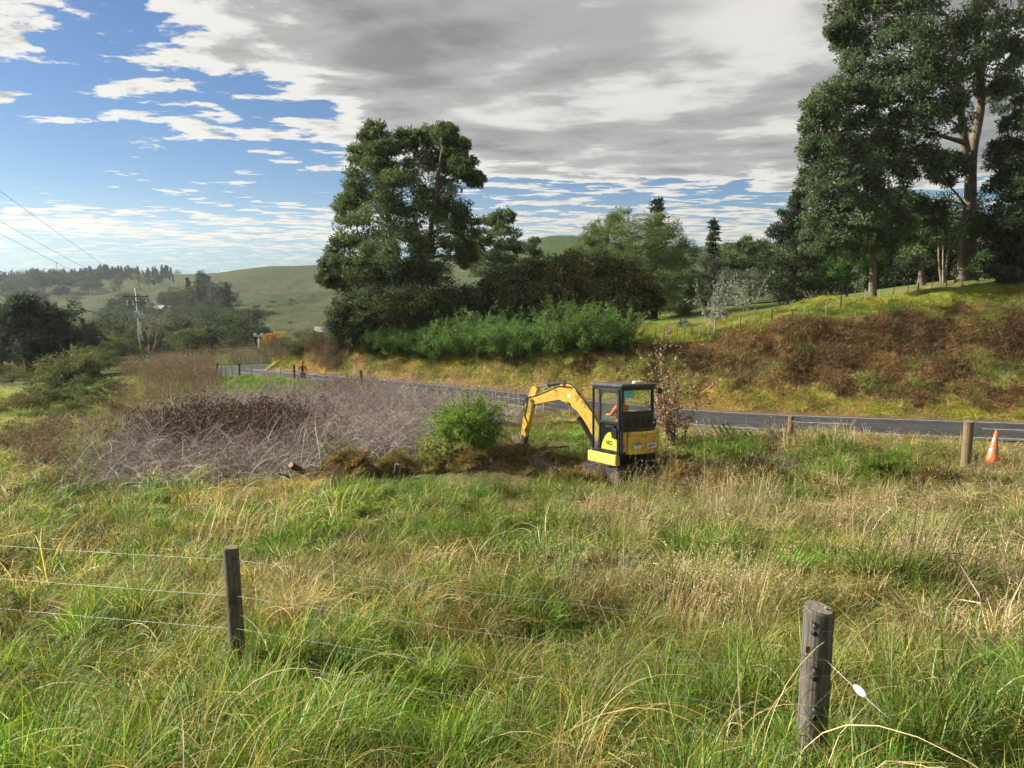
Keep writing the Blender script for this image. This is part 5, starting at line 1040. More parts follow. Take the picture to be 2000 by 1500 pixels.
for a in (('spoil_heap', 685, 19.6, 1.05, .8, .62, 'long heap of scraped brown turf beside the cut log, at the thicket edge', 'heap', SOIL, 3, .2), ('spoil_heap', 770, 20.2, .8, .6, .35, 'low brown heap of turf next to the upright stump', 'heap', SOIL, 5), ('spoil_heap', 850, 20.3, .9, .5, .22, 'flat strip of turned earth below the weeping shrub', 'heap', SOIL, 8),
          ('spoil_heap', 1055, 21.6, 1.7, .9, .10, 'broken ground under the digger bucket', 'heap', SOIL, 9), ('spoil_heap', 930, 20.2, 1.6, .6, .26, 'long bank of scraped soil between the weeping shrub and the bucket', 'heap', SOIL, 31), ('spoil_heap', 1140, 19.0, 1.3, .7, .16, 'reddish loose soil in front of the digger', 'heap', SOIL, 12), ('spoil_heap', 1742, 16.6, .72, .5, .52, 'grassy clod turned on its side, brown roots showing', 'heap', SOIL, 14), ('spoil_heap', 1325, 18.4, .45, .35, .28, 'small dark pile of debris right of the digger', 'heap', SOIL, 17), ('spoil_heap', 1420, 18.0, 1.1, .5, .24, 'ridge of torn brown turf between the digger and the fallen battens', 'heap', SOIL, 23), ('spoil_heap', 1510, 17.2, .8, .45, .20, 'low clump of torn turf in the middle of the scraped strip', 'heap', SOIL, 27), ('spoil_heap', 1830, 15.8, .9, .4, .18, 'torn brown turf at the foot of the thick brown post', 'heap', SOIL, 29), ('spoil_heap', 1610, 16.3, 1.4, .5, .12, 'thin spread of bare soil before the brown post', 'heap', SOIL, 19)):
    o, V = heap(*a); tops.append((a, V))
setH = proto_set('clod_grass', [tile([K_DRY, K_MIX, K_RUST], .35, 22, 26, .012, .62, 2, .14), tile([K_LUSH, K_LUSH2], .35, 22, 28, .012, .55, 2, .14)])
P_, I_ = [], []
for a, V in tops:
    m_ = rng.permutation(len(V))[:int(10 + 22 * a[3])] if a[6] != .12 and a[6] != .16 else rng.permutation(len(V))[:6]
    for q in V[m_]:
        gr = a[1] == 1742 and q[0] < np.mean(V[:, 0]) + .12
        if a[1] == 1742 and not gr: continue
        P_.append(q); I_.append(1 if gr or (a[1] in (1055, 850) and rng.uniform() < .4) else 0)
scatter('uprooted_grass', setH, np.array(P_), rng.uniform(0, 6.28, len(P_)), rng.uniform(.7, 1.2, len(P_)), np.array(I_), tints(len(P_), .16, (.85, .8, .75)), 'scraped up dry grass matted over the heaps of turned earth', 'dry grass', tilt=.5)
CUT = solid_mat('cut_wood_face', (.30, .21, .13), .9, 0, .25, 20)
def log(px0, py0, d0_, px1, py1, d1_, r_, label, name='cut_log'):
    p0 = np.array(at(px0, py0, d0_)); p1 = np.array(at(px1, py1, d1_)); root = empty(name, p0); tag(root, label, 'log' if 'log' in name else 'stump'); m_ = MB(); P = np.linspace(0, 1, 6)[:, None] * (p1 - p0)[None]; P[1:-1] += rng.normal(0, r_ * .15, (4, 3)); m_.tube(P, r_ * np.array([1.0, 1.05, .98, 1.02, 1, .96]), 12); m_.build('bark', B_DARK, root, smooth=True)
    m_ = MB(); ax = unit(p1 - p0); m_.tube([-ax * .006, ax * .002], [r_ * .9, r_ * .9], 12); m_.build('cut_face', CUT, root)
log(568, 908, 18.2, 592, 922, 18.6, .085, 'dark cut log with pale end poking out of the brown heap'); log(545, 925, 18.2, 590, 940, 18.3, .035, 'thin dark branch lying below the cut log')
log(776, 907, 19.2, 770, 930, 19.2, .07, 'short upright cut stump with pale top before the flat strip of earth', 'cut_stump'); log(789, 913, 19.2, 787, 926, 19.2, .03, 'thin cut stub next to the upright stump', 'cut_stump')
log(950, 876, 21.0, 958, 897, 21.0, .05, 'splintered rusty stump by the weeping shrub', 'cut_stump'); log(968, 876, 21.0, 962, 898, 21.0, .06, 'second splintered stump by the weeping shrub', 'cut_stump')
log(1050, 876, 21.6, 1112, 872, 21.8, .02, 'thin dark branch lying on the ground between bucket and cab')
pp = np.array([(rng.uniform(1205, 1315), rng.uniform(926, 946)) for _ in range(24)] + [(rng.uniform(985, 1130), rng.uniform(905, 925)) for _ in range(9)] + [(rng.uniform(820, 980), rng.uniform(905, 925)) for _ in range(10)] + [(rng.uniform(1320, 1700), rng.uniform(905, 940)) for _ in range(18)])
g = ground_at(pp[:, 0], pp[:, 1]); n = len(g)
setI = proto_set('brush', [canes(46, (.4, .95), (.003, .006), [(.44, .38, .30), (.36, .29, .21), (.26, .19, .13)], spread=.35, up=1.0), canes(40, (.3, .8), (.003, .006), [(.34, .26, .18), (.2, .13, .09)], spread=.45, up=.7)])
scatter('dry_brush', setI, g, rng.uniform(0, 6.28, n), rng.uniform(.7, 1.1, n), rng.integers(0, 2, n), tints(n), 'dry pale brush and twigs strewn round the digger and the dug strip', 'brush')
# ------------------------------------------------------------------ the digger
def paint(name, col, rough=.38, dirt=(.16, .11, .06, .55)): return solid_mat(name, col, rough, 0, .10, 3, .05, 60, .5, dirt)
YEL = paint('worn_yellow_paint', (.66, .42, .06), .42, (.13, .09, .05, .8)); YEL2 = paint('pale_yellow_paint', (.62, .45, .09), .45)
BLK = solid_mat('black_cab_paint', (.016, .017, .021), .32, 0, .3, 4, 0, 40, .5, (.10, .085, .06, .35)); RUB = solid_mat('dirty_rubber', (.035, .033, .03), .8, 0, .4, 5, .4, 20, .3, (.16, .12, .08, .8))
IRON = solid_mat('muddy_steel', (.10, .075, .055), .75, .2, .5, 8, .5, 20); CHROME = solid_mat('chromed_rod', (.75, .75, .76), .15, 1.0, .03, 3)
CREAM = solid_mat('beacon_cream', (.72, .62, .42), .4, 0, .05); LIME = solid_mat('lime_door_panel', (.42, .44, .04), .35, 0, .12, 3, 0, 40, .5, (.2, .16, .06, .3)); TEAL = solid_mat('teal_card', (.10, .48, .50), .5, 0, .05)
def glass(name, tint, mixf):
    m, nt = new_mat(name); t = nd(nt, 'ShaderNodeBsdfTransparent', {0: (*tint, 1)}); g = nd(nt, 'ShaderNodeBsdfGlossy', {0: (.9, .95, .95, 1), 1: .03})
    d_ = nd(nt, 'ShaderNodeBsdfDiffuse', {0: (.25, .27, .26, 1)}); fr = nd(nt, 'ShaderNodeLayerWeight', {0: .5})
    fo = mth(nt, 'ADD', mth(nt, 'MULTIPLY', mth(nt, 'POWER', fr.outputs['Facing'], 4.0), .6), .03, clamp=True)
    a = nd(nt, 'ShaderNodeMixShader', {0: mixf, 1: t.outputs[0], 2: d_.outputs[0]}); b = nd(nt, 'ShaderNodeMixShader', {0: fo, 1: a.outputs[0], 2: g.outputs[0]}); out(nt, b.outputs[0]); return m
GLASS = glass('cab_glass', (.95, .99, .97), .035)
PHI = R(31); TILT = R(-6.3)
ex_o = np.array([3.187, 19.7, 0.0]); exg = Hf(ex_o[0], ex_o[1])
EX = empty('mini_excavator', ex_o); EX.rotation_euler = (Matrix.Rotation(TILT, 4, 'X') @ Matrix.Rotation(math.pi / 2 + PHI, 4, 'Z')).to_euler()
tag(EX, 'yellow and black mini excavator digging beside the leafless sapling', 'excavator')
# tracks
tb_ = min(exg - .06, -.22)
for s in (-1, 1):
    m_ = MB(); n_ = 10; r_ = .27; zc_ = tb_ + r_; a0 = np.linspace(-math.pi / 2, math.pi / 2, n_); prof = [(.68 + r_ * math.cos(a), zc_ + r_ * math.sin(a)) for a in a0] + [(-.68 - r_ * math.cos(a), zc_ - r_ * math.sin(a)) for a in a0]
    m_.prism(prof, s * .72 - .17, s * .72 + .17)
    for k in range(15):
        x = -.7 + k * .1
        for zz in (tb_ - .02, tb_ + 2 * r_ - .01): m_.box((x, s * .72 - .17, zz), (x + .05, s * .72 + .17, zz + .03))
    for k in range(5):
        for sg in (-1, 1):
            a = (-80 + 40 * k) * math.pi / 180; x = sg * (.68 + (r_ + .005) * math.cos(a)); z = zc_ + (r_ + .005) * math.sin(a); m_.box((x - .02, s * .72 - .17, z - .02), (x + .02, s * .72 + .17, z + .02))
    t = m_.build('track', RUB, EX, bevel=.006, seg=1)
    for x in (-.68, -.35, 0, .35, .68):
        m_ = MB(); rr = .19 if abs(x) > .6 else .09; z = zc_ if abs(x) > .6 else tb_ + .13; m_.tube([(x, s * .72 - .18, z), (x, s * .72 + .18, z)], rr, 14); m_.build('track_wheel', IRON, t, smooth=False)
m_ = MB(); m_.box((-.5, -.55, tb_ + .15), (.5, .55, tb_ + .42)); m_.tube([(0, 0, tb_ + .4), (0, 0, .10)], .42, 24); m_.build('undercarriage', IRON, EX, bevel=.02)
m_ = MB(); m_.prism([(1.12, tb_), (1.20, tb_ + .02), (1.16, tb_ + .2), (1.22, tb_ + .38), (1.15, tb_ + .38), (1.10, tb_ + .2)], -.85, .85); m_.box((.5, -.5, tb_ + .12), (1.12, -.38, tb_ + .24)); m_.box((.5, .38, tb_ + .12), (1.12, .5, tb_ + .24)); m_.build('dozer_blade', YEL, EX, bevel=.01)
# upper deck: skirt under the door, counterweight round the back
def ring(pts, z0, z1, mb, col=(.5, .5, .5)):
    p = np.asarray(pts, float); n = len(p); ar = .5 * np.sum(p[:, 0] * np.roll(p[:, 1], -1) - np.roll(p[:, 0], -1) * p[:, 1]); p = p if ar > 0 else p[::-1]
    V = np.concatenate([np.c_[p, np.full(n, z0)], np.c_[p, np.full(n, z1)]]); i = np.arange(n); j = (i + 1) % n; mb.add(V, [np.stack([i, j, j + n, i + n], -1), i[None, ::-1], (i + n)[None]], col)
m_ = MB(); ring([(.60, .82), (-.64, .82), (-.64, .66), (.52, .66), (.52, -.66), (.2, -.66), (.2, -.8), (.60, -.8), (.72, -.6), (.72, .6)], .12, .42, m_); m_.build('side_skirt', YEL2, EX, bevel=.035)
m_ = MB(); ring([(.52, .74), (-.62, .74), (-.62, -.74), (.52, -.74)], .40, .47, m_); m_.build('deck_plate', BLK, EX, bevel=.01)
m_ = MB(); ring([(.62, .83), (-.4, .83), (-.4, .80), (.62, .80)], .06, .13, m_); m_.build('skirt_rubber', RUB, EX, bevel=.01)
def arc(r0, xo, a0, a1, n): return [(xo - r0 * math.cos(a), r0 * math.sin(a)) for a in np.linspace(a0, a1, n)]
cw = arc(1.0, .02, R(-62), R(50), 24)
m_ = MB(); ring([(-.25, -.93)] + cw + [(-.52, .785)], .44, 1.06, m_); cwo = m_.build('counterweight', YEL, EX, bevel=.045, seg=3)
m_ = MB(); ring([(-.22, -.95)] + arc(1.02, .02, R(-62), R(50), 24) + [(-.5, .80)], .97, 1.04, m_); m_.build('counterweight_lip', YEL, cwo, bevel=.02)
m_ = MB(); q = arc(1.008, .02, R(33), R(34.2), 3) + arc(.9, .02, R(34.2), R(33), 3); ring(q, .52, 1.055, m_); m_.build('panel_gap', BLK, cwo)
m_ = MB(); ring([(-.45, -.8), (.3, -.8), (.3, .72), (-.45, .72)], .16, .62, m_); m_.build('engine_bay', BLK, EX, bevel=.02)
# black engine cover between counterweight and rear window
m_ = MB(); ring([(-.25, -.78)] + arc(.90, .02, R(-56), R(52), 14) + [(-.25, .745)], 1.06, 1.13, m_); m_.build('hood_ledge', BLK, EX, bevel=.02)
# cab
X0, X1, Y0, Y1, Z0, Z1 = -.80, .50, -.42, .75, .45, 2.27
cab = MB(); pw = .065
for (x, y, w1, w2) in ((X0, Y1 - pw, .09, pw), (X0, Y0, .09, pw), (X1 - .05, Y1 - pw, .05, pw), (X1 - .05, Y0, .05, pw)): cab.box((x, y, Z0), (x + w1, y + w2, Z1))
cab.box((X0, Y0, 2.20), (X0 + .08, Y1, Z1)); cab.box((X1 - .05, Y0, 2.18), (X1, Y1, Z1)); cab.box((X0, Y0, 2.18), (X1, Y0 + .05, Z1)); cab.box((X0, Y1 - .05, 2.20), (X1, Y1, Z1))
cab.box((X0, Y0, 1.08), (X0 + .06, Y1, 1.60)); cab.box((X0, Y0, 1.0), (X1, Y0 + .05, 1.25)); cab.box((X0, Y0, Z0), (X1, Y1, Z0 + .06))
cab_o = cab.build('cab_frame', BLK, EX, bevel=.024, seg=3)
m_ = MB(); m_.box((X0 - .05, Y0 - .03, Z1), (X1 + .06, Y1 + .025, 2.36)); m_.build('cab_roof', solid_mat('faded_roof', (.05, .055, .065), .5, 0, .2, 4, 0, 40, .5, (.16, .15, .13, .5)), EX, bevel=.045, seg=3)
m_ = MB(); m_.box((X0 - .03, Y0 + .03, 1.12), (X0 + .02, Y1 - .03, 1.52)); rp = m_.build('rear_panel', BLK, EX, bevel=.02)
for y in (-.32, -.12, .15, .45):
    m_ = MB(); m_.box((X0 - .045, y, 1.18), (X0 - .025, y + .14, 1.44)); m_.build('vent', solid_mat('vent_black', (.008, .008, .009), .6), rp, bevel=.008)
m_ = MB(); m_.tube([(X0 - .05, -.38, 1.28), (X0 - .028, -.38, 1.28)], .025, 10); m_.build('round_lens', WHITEP, rp)
def pane(lo, hi, nm='window_pane', par=None): m_ = MB(); m_.box(lo, hi); return m_.build(nm, GLASS, par or EX)
pane((X0 + .02, Y0 + .06, 1.60), (X0 + .03, Y1 - .06, 2.20), 'rear_window'); pane((X0 + .1, Y0 + .02, 1.26), (X1 - .06, Y0 + .03, 2.18), 'side_window'); pane((X1 - .03, Y0 + .06, .6), (X1 - .02, Y1 - .06, 2.18), 'front_window'); pane((.17, Y1 - .03, .6), (X1 - .06, Y1 - .022, 2.19), 'quarter_window')
m_ = MB(); 
for lo, hi in (((X0 - .008, Y0 + .06, 1.58), (X0 + .04, Y1 - .06, 1.615)), ((X0 - .008, Y0 + .06, 2.185), (X0 + .04, Y1 - .06, 2.215))): m_.box(lo, hi)
m_.build('window_seal', BLK, EX, bevel=.006)
m_ = MB(); m_.box((X0 + .010, .32, 1.99), (X0 + .016, .66, 2.18)); m_.build('teal_card', TEAL, EX)
# door: frame, glass above, dark glass and lime panel below
DX0, DX1, DY = -.74, .15, Y1
m_ = MB()
for lo, hi in (((DX0, .44), (DX0 + .075, 2.21)), ((DX1 - .07, .44), (DX1, 2.21)), ((DX0, 2.11), (DX1, 2.21)), ((DX0, .44), (DX1, .53)), ((DX0, 1.25), (DX1, 1.33))): m_.box((lo[0], DY - .01, lo[1]), (hi[0], DY + .035, hi[1]))
m_.prism([(DX1 - .07, 2.11), (DX1 - .07, 1.98), (DX1 - .11, 2.07), (DX1 - .20, 2.11)], DY - .009, DY + .034); m_.prism([(DX0 + .075, 2.11), (DX0 + .075, 1.98), (DX0 + .115, 2.07), (DX0 + .205, 2.11)], DY - .009, DY + .034)
door = m_.build('cab_door', BLK, EX, bevel=.012); pane((DX0 + .075, DY + .008, 1.33), (DX1 - .07, DY + .016, 2.11), 'door_window', door)
m_ = MB(); m_.box((DX0 + .075, DY + .004, .53), (DX1 - .07, DY + .012, 1.25)); m_.build('lower_door_panel', solid_mat('smoked_panel', (.012, .014, .014), .12), door)
tt = np.linspace(0, 1, 9); cv = [(.03 - .36 * math.sin(t * math.pi / 2) ** 1.2, .55 + .44 * (1 - math.cos(t * math.pi / 2)) ** .65) for t in tt]
m_ = MB(); m_.prism([(.04, .535), (.02, .64), (-.05, .79), (-.14, .92), (-.25, 1.0), (-.35, 1.03), (-.42, .95), (-.50, .86), (-.63, .82), (-.63, .535)], DY + .013, DY + .018); lp = m_.build('lime_panel', LIME, door)
m_ = MB(); m_.box((-.55, DY + .03, 1.14), (-.18, DY + .07, 1.22)); m_.box((-.68, DY + .03, .88), (-.46, DY + .075, 1.15)); m_.build('door_handle', BLK, door, bevel=.03, seg=3)
m_ = MB(); m_.tube([(-.02, DY + .03, 1.45), (-.02, DY + .06, 1.47), (-.02, DY + .06, 1.78), (-.02, DY + .03, 1.80)], .010, 6); m_.build('grab_rail', BLK, door)
m_ = MB(); m_.tube([(.02, DY + .02, 1.42), (-.2, DY + .03, 1.40), (-.55, DY + .02, 1.42)], .008, 6); m_.build('guard_bar', BLK, door)
def text(body, size, mat, parent, M, name='lettering', ext=.001, shear=0.0, bold=.0):
    cu = bpy.data.curves.new(name, 'FONT'); cu.body = body; cu.size = size; cu.extrude = ext; cu.align_x = 'CENTER'; cu.align_y = 'CENTER'; cu.shear = shear; cu.offset = bold
    o = bpy.data.objects.new(name, cu); COL.objects.link(o); bpy.context.view_layer.update()
    me = bpy.data.meshes.new_from_object(o.evaluated_get(bpy.context.evaluated_depsgraph_get())); bpy.data.objects.remove(o); me.materials.clear(); me.materials.append(mat)
    r_ = link(bpy.data.objects.new(name, me), parent); r_.matrix_local = M; return r_
INK = solid_mat('black_ink', (.015, .015, .018), .5, 0, 0); BLUEI = solid_mat('blue_ink', (.10, .28, .42), .5, 0, 0)
Mside = lambda x, z, y: Matrix.Translation((x, y, z)) @ Matrix.Rotation(math.pi, 4, 'Z') @ Matrix.Rotation(math.pi / 2, 4, 'X')
text('ViO', .17, INK, lp, Mside(-.30, .72, DY + .0195), shear=.15, bold=.006); text('35', .15, BLUEI, lp, Mside(-.50, .63, DY + .0195), bold=.004)
# number plate and sticker on the counterweight
def on_cw(ang, z, off=.0): a = R(ang); rr = 1.0 + off; return Matrix.Translation((.02 - rr * math.cos(a), rr * math.sin(a), z)) @ Matrix.Rotation(-a - math.pi / 2, 4, 'Z') @ Matrix.Rotation(math.pi / 2, 4, 'X')
PLATE = solid_mat('plate_white', (.72, .75, .76), .4, 0, .04)
m_ = MB(); m_.box((-.2, -.065, 0), (.2, .065, .012)); pl = m_.build('number_plate', PLATE, EX, bevel=.006); pl.matrix_local = on_cw(-10, .66, .012)
text('RJB146', .105, INK, pl, Matrix.Translation((0, 0, .0135)), 'plate_lettering', bold=.0025)
m_ = MB(); m_.box((-.11, -.06, 0), (.11, .06, .004)); st = m_.build('sticker', PLATE, EX); st.matrix_local = on_cw(17, .67, .008)
m_ = MB(); m_.box((-.11, .035, .004), (.11, .06, .006)); m_.build('sticker_band', RUSTM, st)
for yy in (-.02, .008): m_ = MB(); m_.box((-.08, yy, .004), (.07, yy + .012, .0055)); m_.build('sticker_print', BLUEI, st)
m_ = MB(); m_.tube([(X0 + .25, -.12, 2.36), (X0 + .25, -.12, 2.40), (X0 + .25, -.12, 2.43)], [.09, .09, .07], 18); m_.tube([(X0 + .25, .06, 2.36), (X0 + .25, .06, 2.40), (X0 + .25, .06, 2.43)], [.09, .09, .07], 18); m_.box((X0 + .17, -.13, 2.36), (X0 + .33, .07, 2.425)); m_.build('roof_beacon', CREAM, EX, bevel=.01)
m_ = MB(); m_.tube([(X0 + .1, Y0 + .02, 2.24), (X0 + .02, Y0 - .10, 2.22), (X0 + .0, Y0 - .2, 2.18)], .016, 6); m_.tube([(X0 - .05, Y0 - .2, 2.15), (X0 - .01, Y0 - .2, 2.15)], [.05, .1], 14); m_.build('mirror', BLK, EX, bevel=.02)
m_ = MB(); m_.tube([(-.5, -.70, 1.12), (-.5, -.70, 1.34)], .06, 12); m_.build('exhaust', BLK, EX)
# seat and levers
m_ = MB(); m_.box((-.52, .12, .50), (-.02, .58, 1.02)); m_.box((-.62, .16, .98), (-.50, .54, 1.52)); m_.build('seat', solid_mat('seat_vinyl', (.03, .03, .033), .6), EX, bevel=.04)
for y in (-.08, .56): m_ = MB(); m_.box((-.35, y - .06, .5), (.02, y + .06, .98)); m_.tube([(-.02, y, .95), (.04, y, 1.18)], .016, 8); m_.build('control_lever', BLK, EX, bevel=.02)
# boom, arm, bucket on the swing post
SW = Matrix.Translation((.95, 0, 0)) @ Matrix.Rotation(R(24), 4, 'Z')
def bpart(mb, nm, mat, par=None, **k):
    o = mb.build(nm, mat, par or EX, **k)
    if par is None: o.matrix_local = SW
    return o
m_ = MB(); m_.tube([(-.12, 0, .15), (-.12, 0, .75)], .15, 16); m_.prism([(-.3, .2), (.15, .2), (.2, .5), (.05, .7), (-.3, .6)], -.17, .17); bpart(m_, 'swing_post', IRON, bevel=.02)
bo = [(-.06, .44), (.12, .40), (.22, .62), (.47, 1.05), (.80, 1.42), (1.06, 1.60), (1.16, 1.60), (1.22, 1.68), (1.45, 1.76), (2.36, 1.58), (2.47, 1.60), (2.52, 1.69), (2.44, 1.80), (2.36, 1.83), (1.55, 2.12), (1.34, 2.28), (1.20, 2.31), (1.00, 2.20), (.62, 1.80), (.30, 1.42), (.02, .95), (-.10, .60)]
m_ = MB(); m_.prism(bo, -.12, .12); boom = bpart(m_, 'boom', YEL, bevel=.018)
m_ = MB(); m_.tube([(1.12, -.15, 1.66), (1.12, .15, 1.66)], .05, 12); m_.tube([(1.30, -.15, 2.26), (1.30, .15, 2.26)], .045, 12); m_.tube([(2.45, -.15, 1.69), (2.45, .15, 1.69)], .06, 12); m_.build('pivot_pin', IRON, boom)
m_ = MB(); m_.prism([(1.04, 1.86), (1.13, 1.84), (1.15, 1.95), (1.06, 1.97)], .121, .124); m_.build('sticker', PLATE, boom)
ao = [(2.26, 2.06), (2.33, 2.15), (2.45, 2.14), (2.55, 1.95), (2.70, 1.56), (2.80, 1.10), (2.92, .32), (2.87, .24), (2.78, .26), (2.62, .85), (2.46, 1.48), (2.38, 1.74)]
m_ = MB(); m_.prism(ao, -.105, .105); arm = bpart(m_, 'arm', YEL, bevel=.018)
m_ = MB(); m_.prism([(2.84, .62), (2.925, .32), (2.87, .235), (2.775, .255), (2.70, .52)], -.112, .112); m_.build('mud_cake', IRON, arm, bevel=.01)
def cyl(p0, p1, r_, f, nm, par, y=0.0):
    p0 = np.array([p0[0], y, p0[1]]); p1 = np.array([p1[0], y, p1[1]]); k = p0 + (p1 - p0) * f; m_ = MB(); m_.tube([p0, k], r_, 14); m_.tube([k - unit(p1 - p0) * .05, k], r_ * 1.18, 14); c = m_.build(nm, BLK, par); m_ = MB(); m_.tube([k, p1], r_ * .5, 12); m_.build('piston_rod', CHROME, c); return c
cyl((.22, .42), (1.12, 1.66), .075, .66, 'boom_cylinder', boom); cyl((1.30, 2.30), (2.30, 2.13), .06, .62, 'arm_cylinder', boom); cyl((2.66, 1.84), (2.98, .44), .055, .72, 'bucket_cylinder', arm)
m_ = MB(); m_.tube([(1.02, .13, 2.16), (1.5, .13, 2.18), (2.0, .13, 1.98), (2.36, .135, 1.86), (2.62, .13, 1.80), (2.78, .10, 1.62), (2.74, .10, 1.36)], .016, 7); m_.tube([(1.02, .09, 2.22), (.75, .12, 1.95), (.42, .12, 1.62), (.12, .12, 1.2)], .018, 7); m_.tube([(1.3, .135, 2.3), (1.05, .14, 2.28), (.70, .14, 1.95)], .014, 7); m_.tube([(2.62, .12, 1.75), (2.74, .12, 1.2), (2.60, .12, .95), (2.72, .12, .7)], .013, 7); m_.build('hydraulic_hose', BLK, boom, smooth=True)
bk = [(2.76, .28), (2.90, .34), (3.04, .28), (3.13, .06), (3.14, -.16), (3.04, -.34), (2.82, -.44), (2.56, -.38), (2.50, -.30), (2.74, -.28), (2.86, -.16), (2.84, .06)]
m_ = MB(); m_.prism(bk, -.26, .26); bucket = bpart(m_, 'bucket', IRON, bevel=.015)
for k in range(4):
    y = -.24 + k * .145; m_ = MB(); m_.prism([(2.58, -.38), (2.52, -.29), (2.36, -.33)], y, y + .05); m_.build('bucket_tooth', IRON, bucket)
m_ = MB(); m_.prism([(2.90, .30), (3.02, .28), (3.02, .50), (2.94, .50)], -.05, .05); m_.build('bucket_link', IRON, bucket, bevel=.01)

# ------------------------------------------------------------------ people
SKIN = solid_mat('skin', (.45, .27, .19), .6, 0, .06); HIVIS = solid_mat('hi_vis_orange', (.85, .17, .03), .7, 0, .12, 6, .2, 40); DARKC = solid_mat('dark_cloth', (.025, .028, .035), .85, 0, .3, 8); HAIR = solid_mat('dark_hair', (.03, .022, .016), .7, 0, .2)
def person(name, J, E, Rad, rootv, mats, region, M, label):
    """one skinned body: joints J, bones E, radii; region(co) gives the material slot"""
    me = bpy.data.meshes.new(name); me.from_pydata([tuple(v) for v in J], E, []); o = bpy.data.objects.new(name, me); COL.objects.link(o)
    md = o.modifiers.new('skin', 'SKIN'); md.use_smooth_shade = True
    for i, v in enumerate(me.skin_vertices[0].data): v.radius = Rad[i]; v.use_root = (i == rootv)
    o.modifiers.new('sub', 'SUBSURF').levels = 2; bpy.context.view_layer.update()
    b = bpy.data.meshes.new_from_object(o.evaluated_get(bpy.context.evaluated_depsgraph_get())); bpy.data.objects.remove(o)
    for m in mats: b.materials.append(m)
    for p in b.polygons: p.material_index = region(p.center); p.use_smooth = True
    r_ = link(bpy.data.objects.new(name, b)); r_.matrix_world = M; tag(r_, label, 'person'); return r_
def head_bits(o, c, fwd, hood=None):
    c = np.array(c); f = np.array(fwd, float); s = np.array([-f[1], f[0], 0]); m_ = MB()
    m_.tube([c + f * .085 + np.array([0, 0, .02]), c + f * .115 + np.array([0, 0, -.015]), c + f * .09 + np.array([0, 0, -.03])], [.008, .016, .012], 6)
    m_.build('nose', SKIN, o, smooth=True)
    for k in (-1, 1):
        m_ = MB(); m_.tube([c + s * .036 * k + f * .086 + np.array([0, 0, .02]), c + s * .036 * k + f * .096 + np.array([0, 0, .02])], [.012, .008], 6); m_.build('eye', INK, o)
        m_ = MB(); m_.tube([c + s * .082 * k + np.array([0, 0, .03]), c + s * .098 * k, c + s * .084 * k + np.array([0, 0, -.03])], [.012, .022, .01], 6); m_.build('ear', SKIN, o, smooth=True)
    m_ = MB(); m_.tube([c + f * .088 + s * -.028 + np.array([0, 0, -.055]), c + f * .094 + np.array([0, 0, -.057]), c + f * .088 + s * .028 + np.array([0, 0, -.055])], [.003, .006, .003], 5); m_.build('mouth', RUSTM, o)
    g = []
    a = np.arange(16) * 2 * math.pi / 16
    for k, th in enumerate(np.linspace(0, math.pi * .52, 6)): g.append(np.c_[.105 * math.sin(th) * np.cos(a), .10 * math.sin(th) * np.sin(a), np.full(16, .125 * math.cos(th))])
    V = np.concatenate(g) + c + np.array([0, 0, .025]) - f * .012; i = np.arange(5)[:, None] * 16; j = np.arange(16)[None]; m_ = MB(); m_.add(V, np.stack([i + j, i + 16 + j, i + 16 + (j + 1) % 16, i + (j + 1) % 16], -1).reshape(-1, 4)); 
    if hood: m_.tube([c + np.array([0, 0, .05]) + .115 * (np.cos(t) * f + np.sin(t) * s) for t in np.linspace(0, 2 * math.pi, 17)], .016, 6)
    m_.build('hat' if hood else 'hair', hood or HAIR, o, smooth=True)
def hand_chain(J, E, Rd, wi, wrist, d, side):
    """palm and five fingers from wrist vertex wi along d"""
    d = unit(np.array(d, float)); s = unit(np.cross(d, side)); n_ = len(J); J.append(np.array(wrist) + d * .075); E.append((wi, n_)); Rd.append((.036, .018))
    for k in range(4):
        b_ = J[n_] + s * (.024 - .016 * k); p = b_ + d * .035; q = p + unit(d + np.array(side) * -.5) * .03; z = q + unit(d * .5 + np.array(side) * -.9) * .022; i = len(J); J += [p, q, z]; E += [(n_, i), (i, i + 1), (i + 1, i + 2)]; Rd += [(.009, .009), (.008, .008), (.007, .007)]
    p = np.array(wrist) + d * .03 + s * .04; q = p + unit(d + s * .6) * .035; i = len(J); J += [p, q]; E += [(wi, i), (i, i + 1)]; Rd += [(.012, .012), (.009, .009)]
# the driver, seated in the cab (local x forward)
def seated():
    J = [np.array(v, float) for v in ((-.30, .23, .86), (-.34, .23, 1.10), (-.33, .23, 1.32), (-.30, .23, 1.42), (-.28, .23, 1.50), (-.26, .23, 1.62), (-.26, .23, 1.70))]; Rd = [(.16, .13), (.15, .11), (.17, .11), (.07, .06), (.055, .055), (.085, .10), (.06, .07)]
    E = [(i, i + 1) for i in range(6)]
    for s in (-1, 1):
        i = len(J); J += [np.array(v) for v in ((-.33, .23 + s * .19, 1.34), (-.20, .23 + s * .27, 1.12), (.0, .23 + s * .28, 1.12))]; Rd += [(.07, .07), (.05, .05), (.036, .032)]; E += [(2, i), (i, i + 1), (i + 1, i + 2)]
        hand_chain(J, E, Rd, i + 2, (.0, .23 + s * .28, 1.12), (1, 0, .15), (0, 0, 1.))
        i = len(J); J += [np.array(v) for v in ((-.25, .23 + s * .10, .84), (.12, .23 + s * .13, .86), (.16, .23 + s * .13, .56), (.28, .23 + s * .13, .53))]; Rd += [(.095, .09), (.065, .065), (.045, .045), (.04, .03)]; E += [(0, i), (i, i + 1), (i + 1, i + 2), (i + 2, i + 3)]
    return J, E, Rd
J, E, Rd = seated()
